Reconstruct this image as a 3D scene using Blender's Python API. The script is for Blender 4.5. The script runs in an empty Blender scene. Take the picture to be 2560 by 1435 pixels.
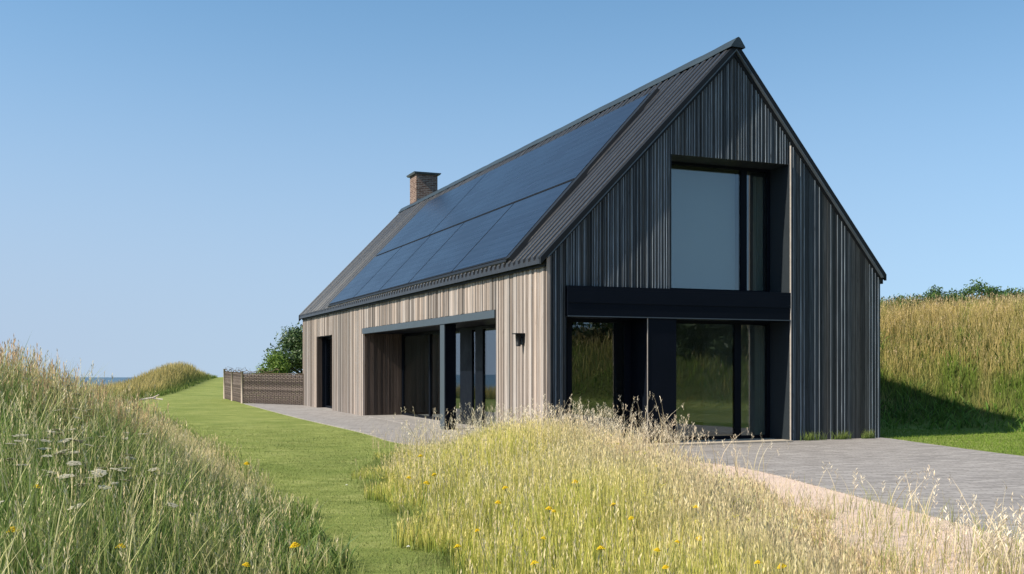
import bpy, math, random
import numpy as np
from mathutils import Vector
random.seed(7); rng = np.random.default_rng(11)
sc = bpy.context.scene; COL = sc.collection
R = math.radians
F, CX, HY, CH = 2600.0, 1280.0, 918.0, 1.5          # photo px focal length, centre column, eye-level row, eye height

# ------------------------------------------------------------------ helpers
def tag(o, label=None, cat=None, group=None, kind=None):
    if label: o['label'] = label
    if cat: o['category'] = cat
    if group: o['group'] = group
    if kind: o['kind'] = kind
    return o
def empty(name, loc=(0, 0, 0), rz=0.0, **k):
    o = bpy.data.objects.new(name, None); COL.objects.link(o)
    o.location = loc; o.rotation_euler = (0, 0, rz); o.empty_display_size = .3
    return tag(o, **k)
class MB:
    def __init__(s): s.v = []; s.f = []; s.c = []; s.sm = []
    def add(s, vs, fs, col=(1, 1, 1), smooth=False):
        n = len(s.v); s.v += [tuple(p) for p in vs]; s.c += [tuple(col)] * len(vs)
        s.f += [tuple(i + n for i in f) for f in fs]; s.sm += [smooth] * len(fs)
    def box(s, x0, x1, y0, y1, z0, z1, col=(1, 1, 1)):
        s.hexa([(x0, y0, z0), (x1, y0, z0), (x1, y1, z0), (x0, y1, z0)], [(x0, y0, z1), (x1, y0, z1), (x1, y1, z1), (x0, y1, z1)], col)
    def hexa(s, lo, hi, col=(1, 1, 1)):
        s.add(list(lo) + list(hi), [(3, 2, 1, 0), (4, 5, 6, 7), (0, 1, 5, 4), (1, 2, 6, 5), (2, 3, 7, 6), (3, 0, 4, 7)], col)
    def tube(s, pts, rad, n=7, col=(1, 1, 1), cap=True):
        pts = [Vector(p) for p in pts]; rs = rad if isinstance(rad, (list, tuple)) else [rad] * len(pts)
        vs = []
        for i, p in enumerate(pts):
            d = (pts[min(i + 1, len(pts) - 1)] - pts[max(i - 1, 0)]).normalized()
            a = d.cross(Vector((0, 0, 1)) if abs(d.z) < .9 else Vector((1, 0, 0))).normalized(); b = d.cross(a)
            for k in range(n):
                an = 2 * math.pi * k / n; vs.append(p + (a * math.cos(an) + b * math.sin(an)) * rs[i])
        fs = [(i * n + k, i * n + (k + 1) % n, (i + 1) * n + (k + 1) % n, (i + 1) * n + k) for i in range(len(pts) - 1) for k in range(n)]
        if cap: fs += [tuple(range(n)), tuple(reversed(range((len(pts) - 1) * n, len(pts) * n)))]
        s.add(vs, fs, col, True)
    def build(s, name, mat, parent=None, **k):
        me = bpy.data.meshes.new(name); me.from_pydata(s.v, [], s.f)
        a = me.color_attributes.new('col', 'FLOAT_COLOR', 'POINT')
        a.data.foreach_set('color', np.c_[np.array(s.c, float), np.ones(len(s.c))].ravel())
        me.polygons.foreach_set('use_smooth', s.sm); me.materials.append(mat); me.update()
        o = bpy.data.objects.new(name, me); COL.objects.link(o); o.parent = parent
        return tag(o, **k)
def np_mesh(name, V, faces_list, C, mat, parent=None, smooth=False, **k):
    """V (n,3); faces_list: list of int arrays (m,4) or (m,3)"""
    me = bpy.data.meshes.new(name); me.vertices.add(len(V)); me.vertices.foreach_set('co', V.astype(np.float32).ravel())
    tot = sum(f.size for f in faces_list); nf = sum(len(f) for f in faces_list)
    me.loops.add(tot); me.polygons.add(nf)
    me.loops.foreach_set('vertex_index', np.concatenate([f.ravel() for f in faces_list]).astype(np.int32))
    tots = np.concatenate([np.full(len(f), f.shape[1]) for f in faces_list]).astype(np.int32)
    me.polygons.foreach_set('loop_start', np.r_[0, np.cumsum(tots)[:-1]].astype(np.int32))
    me.polygons.foreach_set('use_smooth', np.full(nf, smooth))
    me.update(calc_edges=True)
    if C is not None:
        a = me.color_attributes.new('col', 'FLOAT_COLOR', 'POINT'); a.data.foreach_set('color', np.c_[C, np.ones(len(C))].astype(np.float32).ravel())
    me.materials.append(mat)
    o = bpy.data.objects.new(name, me); COL.objects.link(o); o.parent = parent
    return tag(o, **k)
def copy_tree(o, parent=None):
    c = o.copy(); COL.objects.link(c); c.parent = parent
    for ch in list(o.children): copy_tree(ch, c)
    return c

# ------------------------------------------------------------------ materials
class N:
    def __init__(s, name):
        s.m = bpy.data.materials.new(name); s.m.use_nodes = True; s.t = s.m.node_tree; s.t.nodes.clear()
        s.out = s.t.nodes.new('ShaderNodeOutputMaterial')
    def n(s, ty, ins=None, **pr):
        nd = s.t.nodes.new('ShaderNode' + ty)
        for k, v in pr.items(): setattr(nd, k, v)
        for k, v in (ins or {}).items():
            if hasattr(v, 'is_output'): s.t.links.new(v, nd.inputs[k])
            elif v is not None: nd.inputs[k].default_value = v
        return nd
    def coord(s, which='Object', scale=(1, 1, 1), loc=(0, 0, 0), rot=(0, 0, 0)):
        return s.n('Mapping', {'Vector': s.n('TexCoord').outputs[which], 'Scale': scale, 'Location': loc, 'Rotation': rot}).outputs[0]
    def noise(s, vec, scale, detail=4, rough=.6, dist=0): return s.n('TexNoise', {'Vector': vec, 'Scale': scale, 'Detail': detail, 'Roughness': rough, 'Distortion': dist}).outputs['Fac']
    def ramp(s, fac, stops):
        nd = s.n('ValToRGB', {'Fac': fac}); cr = nd.color_ramp
        while len(cr.elements) < len(stops): cr.elements.new(.5)
        for e, (p, c) in zip(cr.elements, stops): e.position = p; e.color = (*c, 1) if len(c) == 3 else c
        return nd.outputs[0]
    def mix(s, f, a, b, mode='MIX'):
        nd = s.n('Mix', data_type='RGBA', blend_type=mode)
        for i, v in ((0, f), (6, a), (7, b)):
            if hasattr(v, 'is_output'): s.t.links.new(v, nd.inputs[i])
            else: nd.inputs[i].default_value = v if i == 0 else (*v[:3], 1)
        return nd.outputs[2]
    def math(s, op, a, b=0.0):
        return s.n('Math', {0: a, 1: b}, operation=op).outputs[0]
    def bump(s, h, st=.5, d=.01, nrm=None): return s.n('Bump', {'Height': h, 'Strength': st, 'Distance': d, 'Normal': nrm}).outputs[0]
    def attr(s, name='col'): return s.n('Attribute', attribute_name=name).outputs['Color']
    def done(s, col, rough=.8, spec=.3, metal=0.0, nrm=None, **k):
        b = s.n('BsdfPrincipled', {'Base Color': col if hasattr(col, 'is_output') else (*col, 1), 'Roughness': rough, 'Specular IOR Level': spec, 'Metallic': metal, 'Normal': nrm})
        for kk, v in k.items(): b.inputs[kk.replace('_', ' ')].default_value = v
        s.t.links.new(b.outputs[0], s.out.inputs[0]); return s.m

def wood_mat(name, a, b, c, dirt):
    m = N(name); tint = m.attr()
    g = m.noise(m.coord(scale=(38, 38, 1.1)), 1.0, 6, .7, .6)
    g2 = m.noise(m.coord(scale=(9, 9, .35)), 1.0, 4, .6)
    col = m.ramp(g, [(.25, a), (.5, b), (.78, c)])
    col = m.mix(m.math('MULTIPLY', g2, dirt), col, tuple(x * .45 for x in a))
    kn = m.n('TexVoronoi', {'Vector': m.coord(scale=(9, 9, 1.6)), 'Scale': 1.0}).outputs['Distance']
    col = m.mix(m.ramp(kn, [(.04, (.75, .75, .75)), (.1, (0, 0, 0))]), col, tuple(x * .35 for x in a))
    col = m.mix(1.0, col, tint, 'MULTIPLY')
    return m.done(col, .78, .25, nrm=m.bump(g, .5, .006))
M = {}
M['wood'] = wood_mat('weathered_larch', (.22, .175, .15), (.355, .30, .27), (.53, .47, .435), .4)
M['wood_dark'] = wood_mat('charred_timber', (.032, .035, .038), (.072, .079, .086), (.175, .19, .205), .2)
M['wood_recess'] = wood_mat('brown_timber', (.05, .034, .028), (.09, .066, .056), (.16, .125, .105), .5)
def simple(name, col, rough=.5, spec=.4, metal=0.0, nsc=6, var=.25, bump=.0):
    m = N(name); n = m.noise(m.coord(), nsc, 5, .6)
    c = m.mix(n, tuple(x * (1 - var) for x in col), tuple(min(1, x * (1 + var)) for x in col))
    r = m.ramp(n, [(.3, (max(0, rough - .08),) * 3), (.7, (min(1, rough + .08),) * 3)])
    return m.done(c, r, spec, metal, m.bump(m.noise(m.coord(), nsc * 12), bump, .004) if bump else None)
M['metal'] = simple('anthracite_metal', (.004, .006, .011), .5, .08, 0, 3, .2)
M['beam'] = simple('slate_blue_metal', (.05, .066, .082), .45, .4, 0, 3, .15)
M['lining'] = simple('dark_reveal_metal', (.022, .028, .034), .5, .15, 0, 3, .15)
M['trim'] = simple('black_trim', (.011, .012, .014), .55, .2, 0, 5, .3)
M['edge_light_driftwood'] = simple('edge_highlight_and_driftwood', (.42, .37, .33), .5, .4, 0, 9, .3)  # pale tone paints the sunlit edges; also the driftwood's own colour
M['white'] = simple('interior_plaster', (.62, .62, .60), .9, .1, 0, 2, .05)
M['floor_in'] = simple('interior_floor', (.3, .27, .23), .5, .3, 0, 4, .15)
M['curtain'] = simple('cream_curtain', (.66, .6, .48), .9, .1, 0, 12, .1)
M['dark_in'] = simple('dark_lining', (.03, .032, .035), .7, .2, 0, 4, .2)
M['lead'] = simple('lead_flashing', (.09, .11, .13), .5, .4, 0, 8, .3)
M['stone'] = simple('pale_stone_step', (.42, .36, .29), .8, .2, 0, 14, .25, .4)
M['pot'] = simple('grey_planter', (.3, .3, .29), .8, .2, 0, 9, .2)

m = N('corrugated_roof'); n1 = m.noise(m.coord(scale=(1, 5, 1)), 1.5, 5); n2 = m.noise(m.coord(), 25, 4)
M['roof'] = m.done(m.mix(m.math('MULTIPLY', n1, 1.0), (.009, .009, .010), (.032, .030, .030)), m.ramp(n2, [(.3, (.26,) * 3), (.75, (.5,) * 3)]), .5, 0, m.bump(n2, .3, .004))
m = N('ridge_metal'); n1 = m.noise(m.coord(scale=(4, .8, 4)), 1.5, 4)
M['ridge'] = m.done(m.mix(n1, (.014, .020, .025), (.04, .055, .062)), .45, .35)

m = N('photovoltaic_glass')
w = m.n('TexWave', {'Vector': m.coord(), 'Scale': 1.7, 'Distortion': .5, 'Detail': 1.0, 'Detail Scale': 2.0}, wave_type='BANDS', bands_direction='X').outputs['Fac']
w2 = m.n('TexWave', {'Vector': m.coord(), 'Scale': 4.2, 'Distortion': .8, 'Detail': 1.0}, wave_type='BANDS', bands_direction='X').outputs['Fac']
bl = m.noise(m.coord(scale=(1, .4, 1)), 1.2, 3)
c = m.mix(w, (.004, .006, .014), (.010, .014, .028)); c = m.mix(m.math('MULTIPLY', w2, .45), c, (.02, .028, .05)); c = m.mix(m.math('MULTIPLY', bl, .25), c, (.02, .028, .05))
M['pv'] = m.done(c, m.ramp(bl, [(.3, (.30,) * 3), (.7, (.24,) * 3)]), .24, 0, m.bump(m.math('ADD', w, m.math('MULTIPLY', w2, .7)), .05, .003))

def glass(name, tint, rough=0.0, ior=1.52):
    m = N(name); bf = m.n('NewGeometry').outputs['Backfacing']
    i = m.math('ADD', m.math('MULTIPLY', bf, 1 / ior - ior), ior)
    w_ = m.n('Mapping', {'Vector': m.n('TexCoord').outputs['Object'], 'Scale': (1, 1, 1)}).outputs[0]
    bp = m.bump(m.noise(w_, .9, 1), .02, .02)
    fr = m.n('Fresnel', {'IOR': i, 'Normal': bp}).outputs[0]
    g = m.n('BsdfGlossy', {'Color': (.92, .96, 1, 1), 'Roughness': rough, 'Normal': bp}).outputs[0]
    t = m.n('BsdfTransparent', {'Color': (*tint, 1)}).outputs[0]
    ms = m.n('MixShader', {0: fr}); m.t.links.new(t, ms.inputs[1]); m.t.links.new(g, ms.inputs[2])
    m.t.links.new(ms.outputs[0], m.out.inputs[0]); return m.m
M['glass'] = glass('window_glass', (.60, .66, .67), 0.0, 2.0)

m = N('chimney_brick')
tc = m.n('TexCoord').outputs['Object']; sp = m.n('SeparateXYZ', {0: tc})
vec = m.n('CombineXYZ', {0: m.math('ADD', sp.outputs[0], sp.outputs[1]), 1: sp.outputs[2], 2: 0.0}).outputs[0]
br = m.n('TexBrick', {'Vector': vec, 'Color1': (.13, .078, .06, 1), 'Color2': (.28, .19, .15, 1), 'Mortar': (.42, .38, .34, 1), 'Scale': 1.0, 'Mortar Size': .007, 'Bias': -.1, 'Brick Width': .23, 'Row Height': .07})
c = m.mix(m.math('MULTIPLY', m.noise(m.coord(), 7, 4), .55), br.outputs[0], (.10, .06, .05))
M['brick'] = m.done(c, .9, .1, nrm=m.bump(m.math('SUBTRACT', 1.0, br.outputs[1]), .8, .012))

# veg: vertex colour, two sided with translucency
def veg(name, trans=.35, rough=.6, spec=.2):
    m = N(name); c = m.attr()
    n = m.noise(m.coord(), .8, 3); c2 = m.mix(1.0, c, m.ramp(n, [(.3, (.82, .86, .8)), (.7, (1.15, 1.1, 1.05))]), 'MULTIPLY')
    b = m.n('BsdfPrincipled', {'Base Color': c2, 'Roughness': rough, 'Specular IOR Level': spec})
    t = m.n('BsdfTranslucent', {'Color': c2})
    ms = m.n('MixShader', {0: trans}); m.t.links.new(b.outputs[0], ms.inputs[1]); m.t.links.new(t.outputs[0], ms.inputs[2])
    m.t.links.new(ms.outputs[0], m.out.inputs[0]); return m.m
M['grass'] = veg('grass_blades', .33); M['leaf'] = veg('leaves', .3, .5, .35); M['petal'] = veg('petals', .3, .7, .1)
M['bark'] = simple('bark', (.10, .075, .055), .9, .1, 0, 14, .4, .5)
M['stake'] = simple('grey_stake', (.40, .33, .27), .85, .15, 0, 20, .3, .4)

# ground: lawn / meadow soil, chosen by mesh colour attribute
m = N('lawn_and_soil'); at = m.attr(); sp = m.n('SeparateColor', {0: at})
v = m.coord(); n1 = m.noise(v, .45, 5, .6, .8); n2 = m.noise(m.coord(scale=(.55, 1.5, 1), rot=(0, 0, R(12))), 2.2, 5, .65, .9); n3 = m.noise(v, 42, 4, .7)
lawn = m.ramp(n2, [(.34, (.13, .165, .042)), (.5, (.25, .28, .08)), (.66, (.39, .39, .145))])
lawn = m.mix(m.ramp(n1, [(.36, (.7,) * 3), (.52, (0,) * 3)]), lawn, (.13, .175, .04)); lawn = m.mix(m.math('MULTIPLY', n1, .5), lawn, (.27, .29, .095)); lawn = m.mix(m.ramp(n3, [(.35, (.5,) * 3), (.6, (0,) * 3)]), lawn, (.12, .17, .035))
soil = m.mix(n2, (.035, .05, .014), (.11, .12, .035))
c = m.mix(sp.outputs[0], lawn, soil)
M['ground'] = m.done(c, .95, .05, nrm=m.bump(n3, .9, .03))

m = N('brick_paving')
v = m.coord(rot=(0, 0, R(-4)))
wv = m.n('Mapping', {'Vector': v}).outputs[0]
dn = m.n('TexNoise', {'Vector': v, 'Scale': .9, 'Detail': 3.0}).outputs['Color']
vv = m.n('Vector' + 'Math', {0: v, 1: m.n('VectorMath', {0: dn, 1: (.16, .16, 0)}, operation='MULTIPLY').outputs[0]}, operation='ADD').outputs[0]
br = m.n('TexBrick', {'Vector': vv, 'Color1': (.22, .20, .19, 1), 'Color2': (.38, .35, .33, 1), 'Mortar': (.13, .12, .11, 1), 'Scale': 1.0, 'Mortar Size': .009, 'Mortar Smooth': .3, 'Bias': 0.1, 'Brick Width': .34, 'Row Height': .085})
st = m.noise(m.coord(scale=(2.4, 8, 1), rot=(0, 0, R(-4))), 1.0, 6, .65, 1.2); bigs = m.noise(v, .5, 4)
c = m.mix(m.ramp(st, [(.36, (.85,) * 3), (.52, (0,) * 3)]), br.outputs[0], (.15, .135, .125)); c = m.mix(m.ramp(st, [(.55, (0,) * 3), (.75, (.6,) * 3)]), c, (.48, .44, .415))
c = m.mix(m.math('MULTIPLY', bigs, .4), c, (.33, .30, .285))
M['paving'] = m.done(c, .8, .25, nrm=m.bump(m.math('ADD', st, m.math('MULTIPLY', br.outputs[1], -.6)), .5, .012))

m = N('sandy_gravel'); v = m.coord(); n1 = m.noise(v, 2.2, 5); n2 = m.noise(v, 60, 4, .7); vo = m.n('TexVoronoi', {'Vector': v, 'Scale': 38.0}).outputs['Distance']
c = m.mix(n1, (.56, .42, .34), (.70, .55, .46)); c = m.mix(m.ramp(n2, [(.33, (.75,) * 3), (.45, (0,) * 3)]), c, (.24, .18, .11)); c = m.mix(m.ramp(vo, [(.1, (.4,) * 3), (.25, (0,) * 3)]), c, (.66, .57, .48))
M['sand'] = m.done(c, .95, .1, nrm=m.bump(n2, .6, .02))

m = N('sea_water'); n1 = m.noise(m.coord(scale=(.02, .1, 1)), 1, 5)
M['sea'] = m.done(m.mix(n1, (.03, .07, .11), (.06, .11, .15)), .35, .5, nrm=m.bump(m.noise(m.coord(scale=(.2, .6, 1)), 1, 4), .3, .3))

m = N('woven_willow')
tc = m.n('TexCoord').outputs['Object']; sp = m.n('SeparateXYZ', {0: tc})
wh = m.noise(m.coord(scale=(3, 3, 70)), 1.0, 4, .7, .3); wx = m.noise(m.coord(scale=(26, 26, 1.5)), 1.0, 3, .7)
c = m.mix(wh, (.028, .023, .022), (.17, .135, .12)); c = m.mix(m.math('MULTIPLY', wx, .45), c, (.24, .19, .165)); c = m.mix(1.0, c, m.attr(), 'MULTIPLY')
M['wicker'] = m.done(c, .85, .15, nrm=m.bump(wh, .8, .01))

# ------------------------------------------------------------------ terrain
def smooth(x): x = np.clip(x, 0, 1); return x * x * (3 - 2 * x)
def poly_dist(X, Y, P):
    """unsigned distance to polyline P and side sign (positive = left of its direction)"""
    best = np.full(X.shape, 1e9); sg = np.zeros(X.shape)
    for (x0, y0), (x1, y1) in zip(P[:-1], P[1:]):
        dx, dy = x1 - x0, y1 - y0; L2 = dx * dx + dy * dy
        t = np.clip(((X - x0) * dx + (Y - y0) * dy) / L2, 0, 1)
        d = np.hypot(X - x0 - t * dx, Y - y0 - t * dy); s = np.sign(dx * (Y - y0) - dy * (X - x0))
        k = d < best; best = np.where(k, d, best); sg = np.where(k, s, sg)
    return best * sg
LEFT_EDGE = [(-.2, -4), (-.75, 5), (-1.35, 7.5), (-2.2, 10.2), (-3.85, 14.9), (-7.0, 22.7), (-11, 32), (-16.5, 42), (-30, 52), (-60, 60)]
TOE = [(5, 130), (5, 45), (5.2, 30), (7, 26.5), (10.5, 25.0), (14, 22.5), (17, 17), (18.5, 10), (18, 2), (14, -8), (0, -16), (-30, -20)]
FAR_A, FAR_B = np.array([-17.2, 49.0]), np.array([-25.2, 88.0])
def far_mound(X, Y):
    d = FAR_B - FAR_A; t = ((X - FAR_A[0]) * d[0] + (Y - FAR_A[1]) * d[1]) / (d @ d)
    nx, ny = d[1], -d[0]; L = math.hypot(nx, ny); off = -((X - FAR_A[0]) * nx + (Y - FAR_A[1]) * ny) / L   # positive = left of the line
    return t, off
def height(X, Y):
    X = np.asarray(X, float); Y = np.asarray(Y, float)
    dl = poly_dist(X, Y, LEFT_EDGE)
    z = 1.0 * smooth(dl / 3.1) ** 1.2 * (1 - smooth((Y - 11.4) / 3.2)) * (.30 + .70 * smooth((Y - 3) / 8))
    db = -poly_dist(X, Y, TOE) * -1.0
    db = np.where(True, poly_dist(X, Y, TOE), 0)
    z = z + 2.75 * smooth((db + .3) / 5.6) ** .85 + .03 * np.clip(db, 0, 30)
    t, off = far_mound(X, Y)
    z = z + .95 * smooth(off / 1.6) * (1 - smooth((off - 1.8) / 2.6)) * (.12 + .88 * smooth((t - .2) / .45)) * smooth((t + .1) / .15) * (1 - smooth((t - .78) / .3))
    z = z + .60 * smooth((Y - 55) / 38) * np.exp(-((X + 22) / 22) ** 2)
    z = z - 1.6 * smooth((off - 2.5) / 7) * smooth((Y - 34) / 12) * (X < 0)
    z = z - 14.5 * smooth((Y - 98) / 22) - 14.5 * smooth((-X - 46) / 25) * (Y < 98)
    z = z + .03 * np.sin(X * 1.3 + Y * .4) * np.cos(Y * .9 - X * .3) * smooth((np.abs(dl) - .3) / 1.5) * (dl > 0)
    return z
def hz(x, y): return float(height(np.array([x]), np.array([y]))[0])
def axis(segs):
    a = []
    for x0, x1, st in segs: a += list(np.arange(x0, x1, st))
    return np.array(a + [segs[-1][1]])
xs = axis([(-160, -40, 6), (-40, -14, .8), (-14, 20, .3), (20, 40, 1.2), (40, 160, 8)])
ys = axis([(-160, -25, 8), (-25, 2, 1.0), (2, 36, .3), (36, 100, .8), (100, 124, 1.5)])
X, Y = np.meshgrid(xs, ys); Z = height(X, Y)
Z = np.where(Z > 2.0 + 2.9, 4.9, Z)
dl = poly_dist(X, Y, LEFT_EDGE); db = poly_dist(X, Y, TOE); t_, off_ = far_mound(X, Y)
MEADOW = [(-.40, 2), (-.40, 5), (-.45, 7.5), (-1.05, 10.2), (-2.0, 14.4), (-2.05, 17.8), (-1.1, 19.2), (0.2, 18.5), (1.7, 17.3), (2.6, 15.0), (2.95, 12.6), (2.85, 9.6), (2.75, 6.5), (2.7, 2)]
def in_poly(X, Y, P):
    X = np.asarray(X); Y = np.asarray(Y); c = np.zeros(X.shape, bool)
    for (x0, y0), (x1, y1) in zip(P, P[1:] + P[:1]):
        if y0 == y1: continue
        k = ((y0 > Y) != (y1 > Y)) & (X < (x1 - x0) * (Y - y0) / (y1 - y0) + x0); c ^= k
    return c
mask = np.clip(np.maximum.reduce([smooth((dl + .1) / .5), smooth((db - .1) / .6), smooth(off_ / .6) * (t_ > -.15) * (t_ < 1.1) * (off_ < 7), in_poly(X, Y, MEADOW) * 1.0]), 0, 1)
ny, nx = X.shape; idx = np.arange(nx * ny).reshape(ny, nx)
Fq = np.stack([idx[:-1, :-1], idx[:-1, 1:], idx[1:, 1:], idx[1:, :-1]], -1).reshape(-1, 4)
Vg = np.stack([X, Y, Z], -1).reshape(-1, 3); mk = mask.ravel()
np_mesh('ground', Vg, [Fq], np.stack([mk, mk, mk], -1), M['ground'], smooth=True, kind='structure')
mb = MB(); mb.add([(-6000, 60, -15), (6000, 60, -15), (2200, 1690, -15), (-2200, 1690, -15)], [(0, 1, 2, 3)]); mb.build('sea', M['sea'], kind='structure')

def slab(name, P, z0, z1, mat):
    n = len(P); mb = MB()
    mb.add([(x, y, z0) for x, y in P] + [(x, y, z1) for x, y in P], [tuple(range(n, 2 * n))] + [(i, (i + 1) % n, n + (i + 1) % n, n + i) for i in range(n)])
    return mb.build(name, mat, kind='structure')
def curve(P, n=6):
    out = []
    for i in range(len(P) - 1):
        p0 = P[max(i - 1, 0)]; p1 = P[i]; p2 = P[i + 1]; p3 = P[min(i + 2, len(P) - 1)]
        for k in range(n):
            t = k / n; out.append(tuple(.5 * (2 * b + (c - a) * t + (2 * a - 5 * b + 4 * c - d) * t * t + (3 * b - a - 3 * c + d) * t ** 3) for a, b, c, d in zip(p0, p1, p2, p3)))
    return out + [P[-1]]
PAVE_L = curve([(-11.0, 42.6), (-6.55, 31.2), (-3.5, 23.9), (-2.25, 20.5), (-1.0, 19.3), (.9, 18.2), (2.35, 17.0), (3.40, 15.35), (3.92, 12.2), (4.30, 9.33), (4.55, 6.5), (4.7, 0), (4.7, -6)])
PAVE_R = curve([(13.5, -6), (13.2, 2), (11.6, 9), (9.6, 14), (8.5, 17.4), (7.85, 21.6)]) + [(3.0, 35), (-6, 44)]
slab('paving', PAVE_L + PAVE_R, -.05, .02, M['paving'])
sandL = curve([(4.0, -6), (3.1, 4), (2.5, 8), (2.2, 12), (1.2, 15.2), (-.2, 17.6), (-1.0, 19.3)])
slab('sandy_verge', [(x, y) for x, y in PAVE_L[24:] if y < 19.4] + sandL, -.05, .010, M['sand'])

# ------------------------------------------------------------------ house (local x = along the gable, y = along the side wall)
A = (.641, 18.93); TH = math.atan2(.376, .9266); cT, sT = math.cos(TH), math.sin(TH)
def W(s, t, z=0): return (A[0] + s * cT - t * sT, A[1] + s * sT + t * cT, z)
house = empty('house', (*A, 0), TH, label='black and grey timber clad barn house with steep corrugated roof and solar panels', cat='house')
GW, GL, AP = 7.665, 23.39, 4.035
Z0, ZA, Z1 = 3.54, 7.75, 3.41
m1 = (ZA - Z0) / AP; m2 = (Z1 - ZA) / (GW - AP)
def top(s): return Z0 + m1 * s if s <= AP else ZA + m2 * (s - AP)
OL, OR_, UL, UT, BT, BB, DR = .40, 5.33, 2.61, 5.585, 2.94, 2.43, .64   # gable opening
def gable_slats(mb, s0, s1, zb, y0, dep, wr, gr, pr, zt=None, seed=0):
    r = random.Random(seed); s = s0
    while s < s1 - .012:
        w = min(r.uniform(*wr), s1 - s); p = y0 - r.uniform(*pr); e = s + w
        if r.random() < .62:
            w2 = min(r.uniform(.010, .018), s1 - s); k = r.uniform(1.9, 3.4); ta, tb = (top(s), top(s + w2)) if zt is None else (zt, zt)  # pale bluish slivers paint the glancing sun on slat edges
            mb.hexa([(s, y0 - .014, zb), (s + w2, y0 - .014, zb), (s + w2, y0 + dep, zb), (s, y0 + dep, zb)], [(s, y0 - .014, ta - .02), (s + w2, y0 - .014, tb - .02), (s + w2, y0 + dep, tb - .02), (s, y0 + dep, ta - .02)], (k * .96, k, k * 1.05))
            s += w2 + .004; e = min(s + w, s1); w = e - s
            if w < .008: break
        k = r.choice((r.uniform(.35, .8), r.uniform(.6, 1.1))); h = r.uniform(-.08, .08); c = (k * (1 + h), k, k * (1 - h))
        
        ta, tb = (top(s), top(e)) if zt is None else (zt, zt)
        if zt is None and s < AP < e: ta = tb = min(ta, tb)
        a, b, cc, d = (s, p, zb), (e, p, zb), (e, y0 + dep, zb), (s, y0 + dep, zb)
        mb.hexa([a, b, cc, d], [(s, p, ta - .02), (e, p, tb - .02), (e, y0 + dep, tb - .02), (s, y0 + dep, ta - .02)], c)
        s = e + r.uniform(*gr)
g = MB()
fine = dict(wr=(.018, .040), gr=(.006, .014), pr=(.000, .009)); wide = dict(wr=(.035, .12), gr=(.006, .014), pr=(.000, .010))
gable_slats(g, 0.0, OL - .005, 0.02, .03, .02, seed=1, **fine)
gable_slats(g, OL, UL - .01, BT + .065, .03, .02, seed=2, **fine)
gable_slats(g, UL - .005, OR_ + .003, UT, .03, .02, seed=3, **fine)
gable_slats(g, OR_ + .03, GW, 0.02, .03, .02, seed=4, **wide)
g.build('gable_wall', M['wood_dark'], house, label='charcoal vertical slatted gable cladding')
bk = MB()
def colm(s0, s1, zb): bk.hexa([(s0, .052, zb), (s1, .052, zb), (s1, .30, zb), (s0, .30, zb)], [(s0, .052, top(s0) - .02), (s1, .052, top(s1) - .02), (s1, .30, top(s1) - .02), (s0, .30, top(s0) - .02)])
colm(0.012, OL - .03, 0); colm(OL - .03, UL - .03, BT + .06); colm(UL - .03, AP, UT + .02); colm(AP, OR_ + .03, UT + .02); colm(OR_ + .03, GW, 0)
bk.build('gable_backing', M['dark_in'], house)
# back gable, right wall
bw = MB(); bw.hexa([(0, GL - .3, 0), (AP, GL - .3, 0), (AP, GL, 0), (0, GL, 0)], [(0, GL - .3, top(0)), (AP, GL - .3, ZA), (AP, GL, ZA), (0, GL, top(0))])
bw.hexa([(AP, GL - .3, 0), (GW, GL - .3, 0), (GW, GL, 0), (AP, GL, 0)], [(AP, GL - .3, ZA), (GW, GL - .3, Z1), (GW, GL, Z1), (AP, GL, ZA)])
bw.build('rear_wall', M['wood'], house)
rw = MB(); gsl = random.Random(9); t = .31
while t < GL - .31:
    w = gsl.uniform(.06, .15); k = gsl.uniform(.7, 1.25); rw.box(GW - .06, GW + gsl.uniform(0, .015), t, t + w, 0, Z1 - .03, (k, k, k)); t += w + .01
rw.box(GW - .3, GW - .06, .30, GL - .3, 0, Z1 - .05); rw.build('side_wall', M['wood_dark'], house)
# left (sunlit) side wall
R0, R1, RT, RD = 2.58, 13.76, 2.68, 1.22          # long recess
D0, D1, DT = 18.1, 20.7, 2.59                     # narrow door opening
sw = MB(); r = random.Random(21)
def side_slats(t0, t1, zb, zt, seed):
    r = random.Random(seed); t = t0
    while t < t1 - .02:
        w = min(r.choice([r.uniform(.03, .07), r.uniform(.07, .15)]), t1 - t); p = -r.uniform(-.002, .02)
        k = r.uniform(.42, 1.3); h = r.uniform(-.05, .05); c = (k * (1 + h), k, k * (1 - h * .9))
        sw.box(p, .05, t, t + w, zb + r.uniform(0, .012) * (zb > .5), zt, c); t += w + r.uniform(.006, .02)
ztop = 3.44
side_slats(0.0, R0 - .002, 0.02, ztop, 31); side_slats(R0, R1, RT + .002, ztop, 32); side_slats(R1 + .01, D0 - .01, .02, ztop, 33)
side_slats(D0, D1, DT + .02, ztop, 34); side_slats(D1 + .01, GL - .0, .02, ztop, 35)
sw.build('side_wall', M['wood'], house, label='sunlit silvery brown vertical larch boards')
sb = MB()
for a, b, z in ((.302, R0 - .02, 0), (R0 - .02, R1 + .02, RT + .02), (R1 + .02, D0 - .02, 0), (D0 - .02, D1 + .02, DT + .04), (D1 + .02, GL - .302, 0)): sb.box(.05, .3, a, b, z, ztop)
sb.build('side_backing', M['dark_in'], house)
# corner edge boards
e = MB(); e.box(-.022, .05, -.03, -.002, .0, 3.52, (1, .95, .9)); e.build('corner_board', M['wood'], house)
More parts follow.
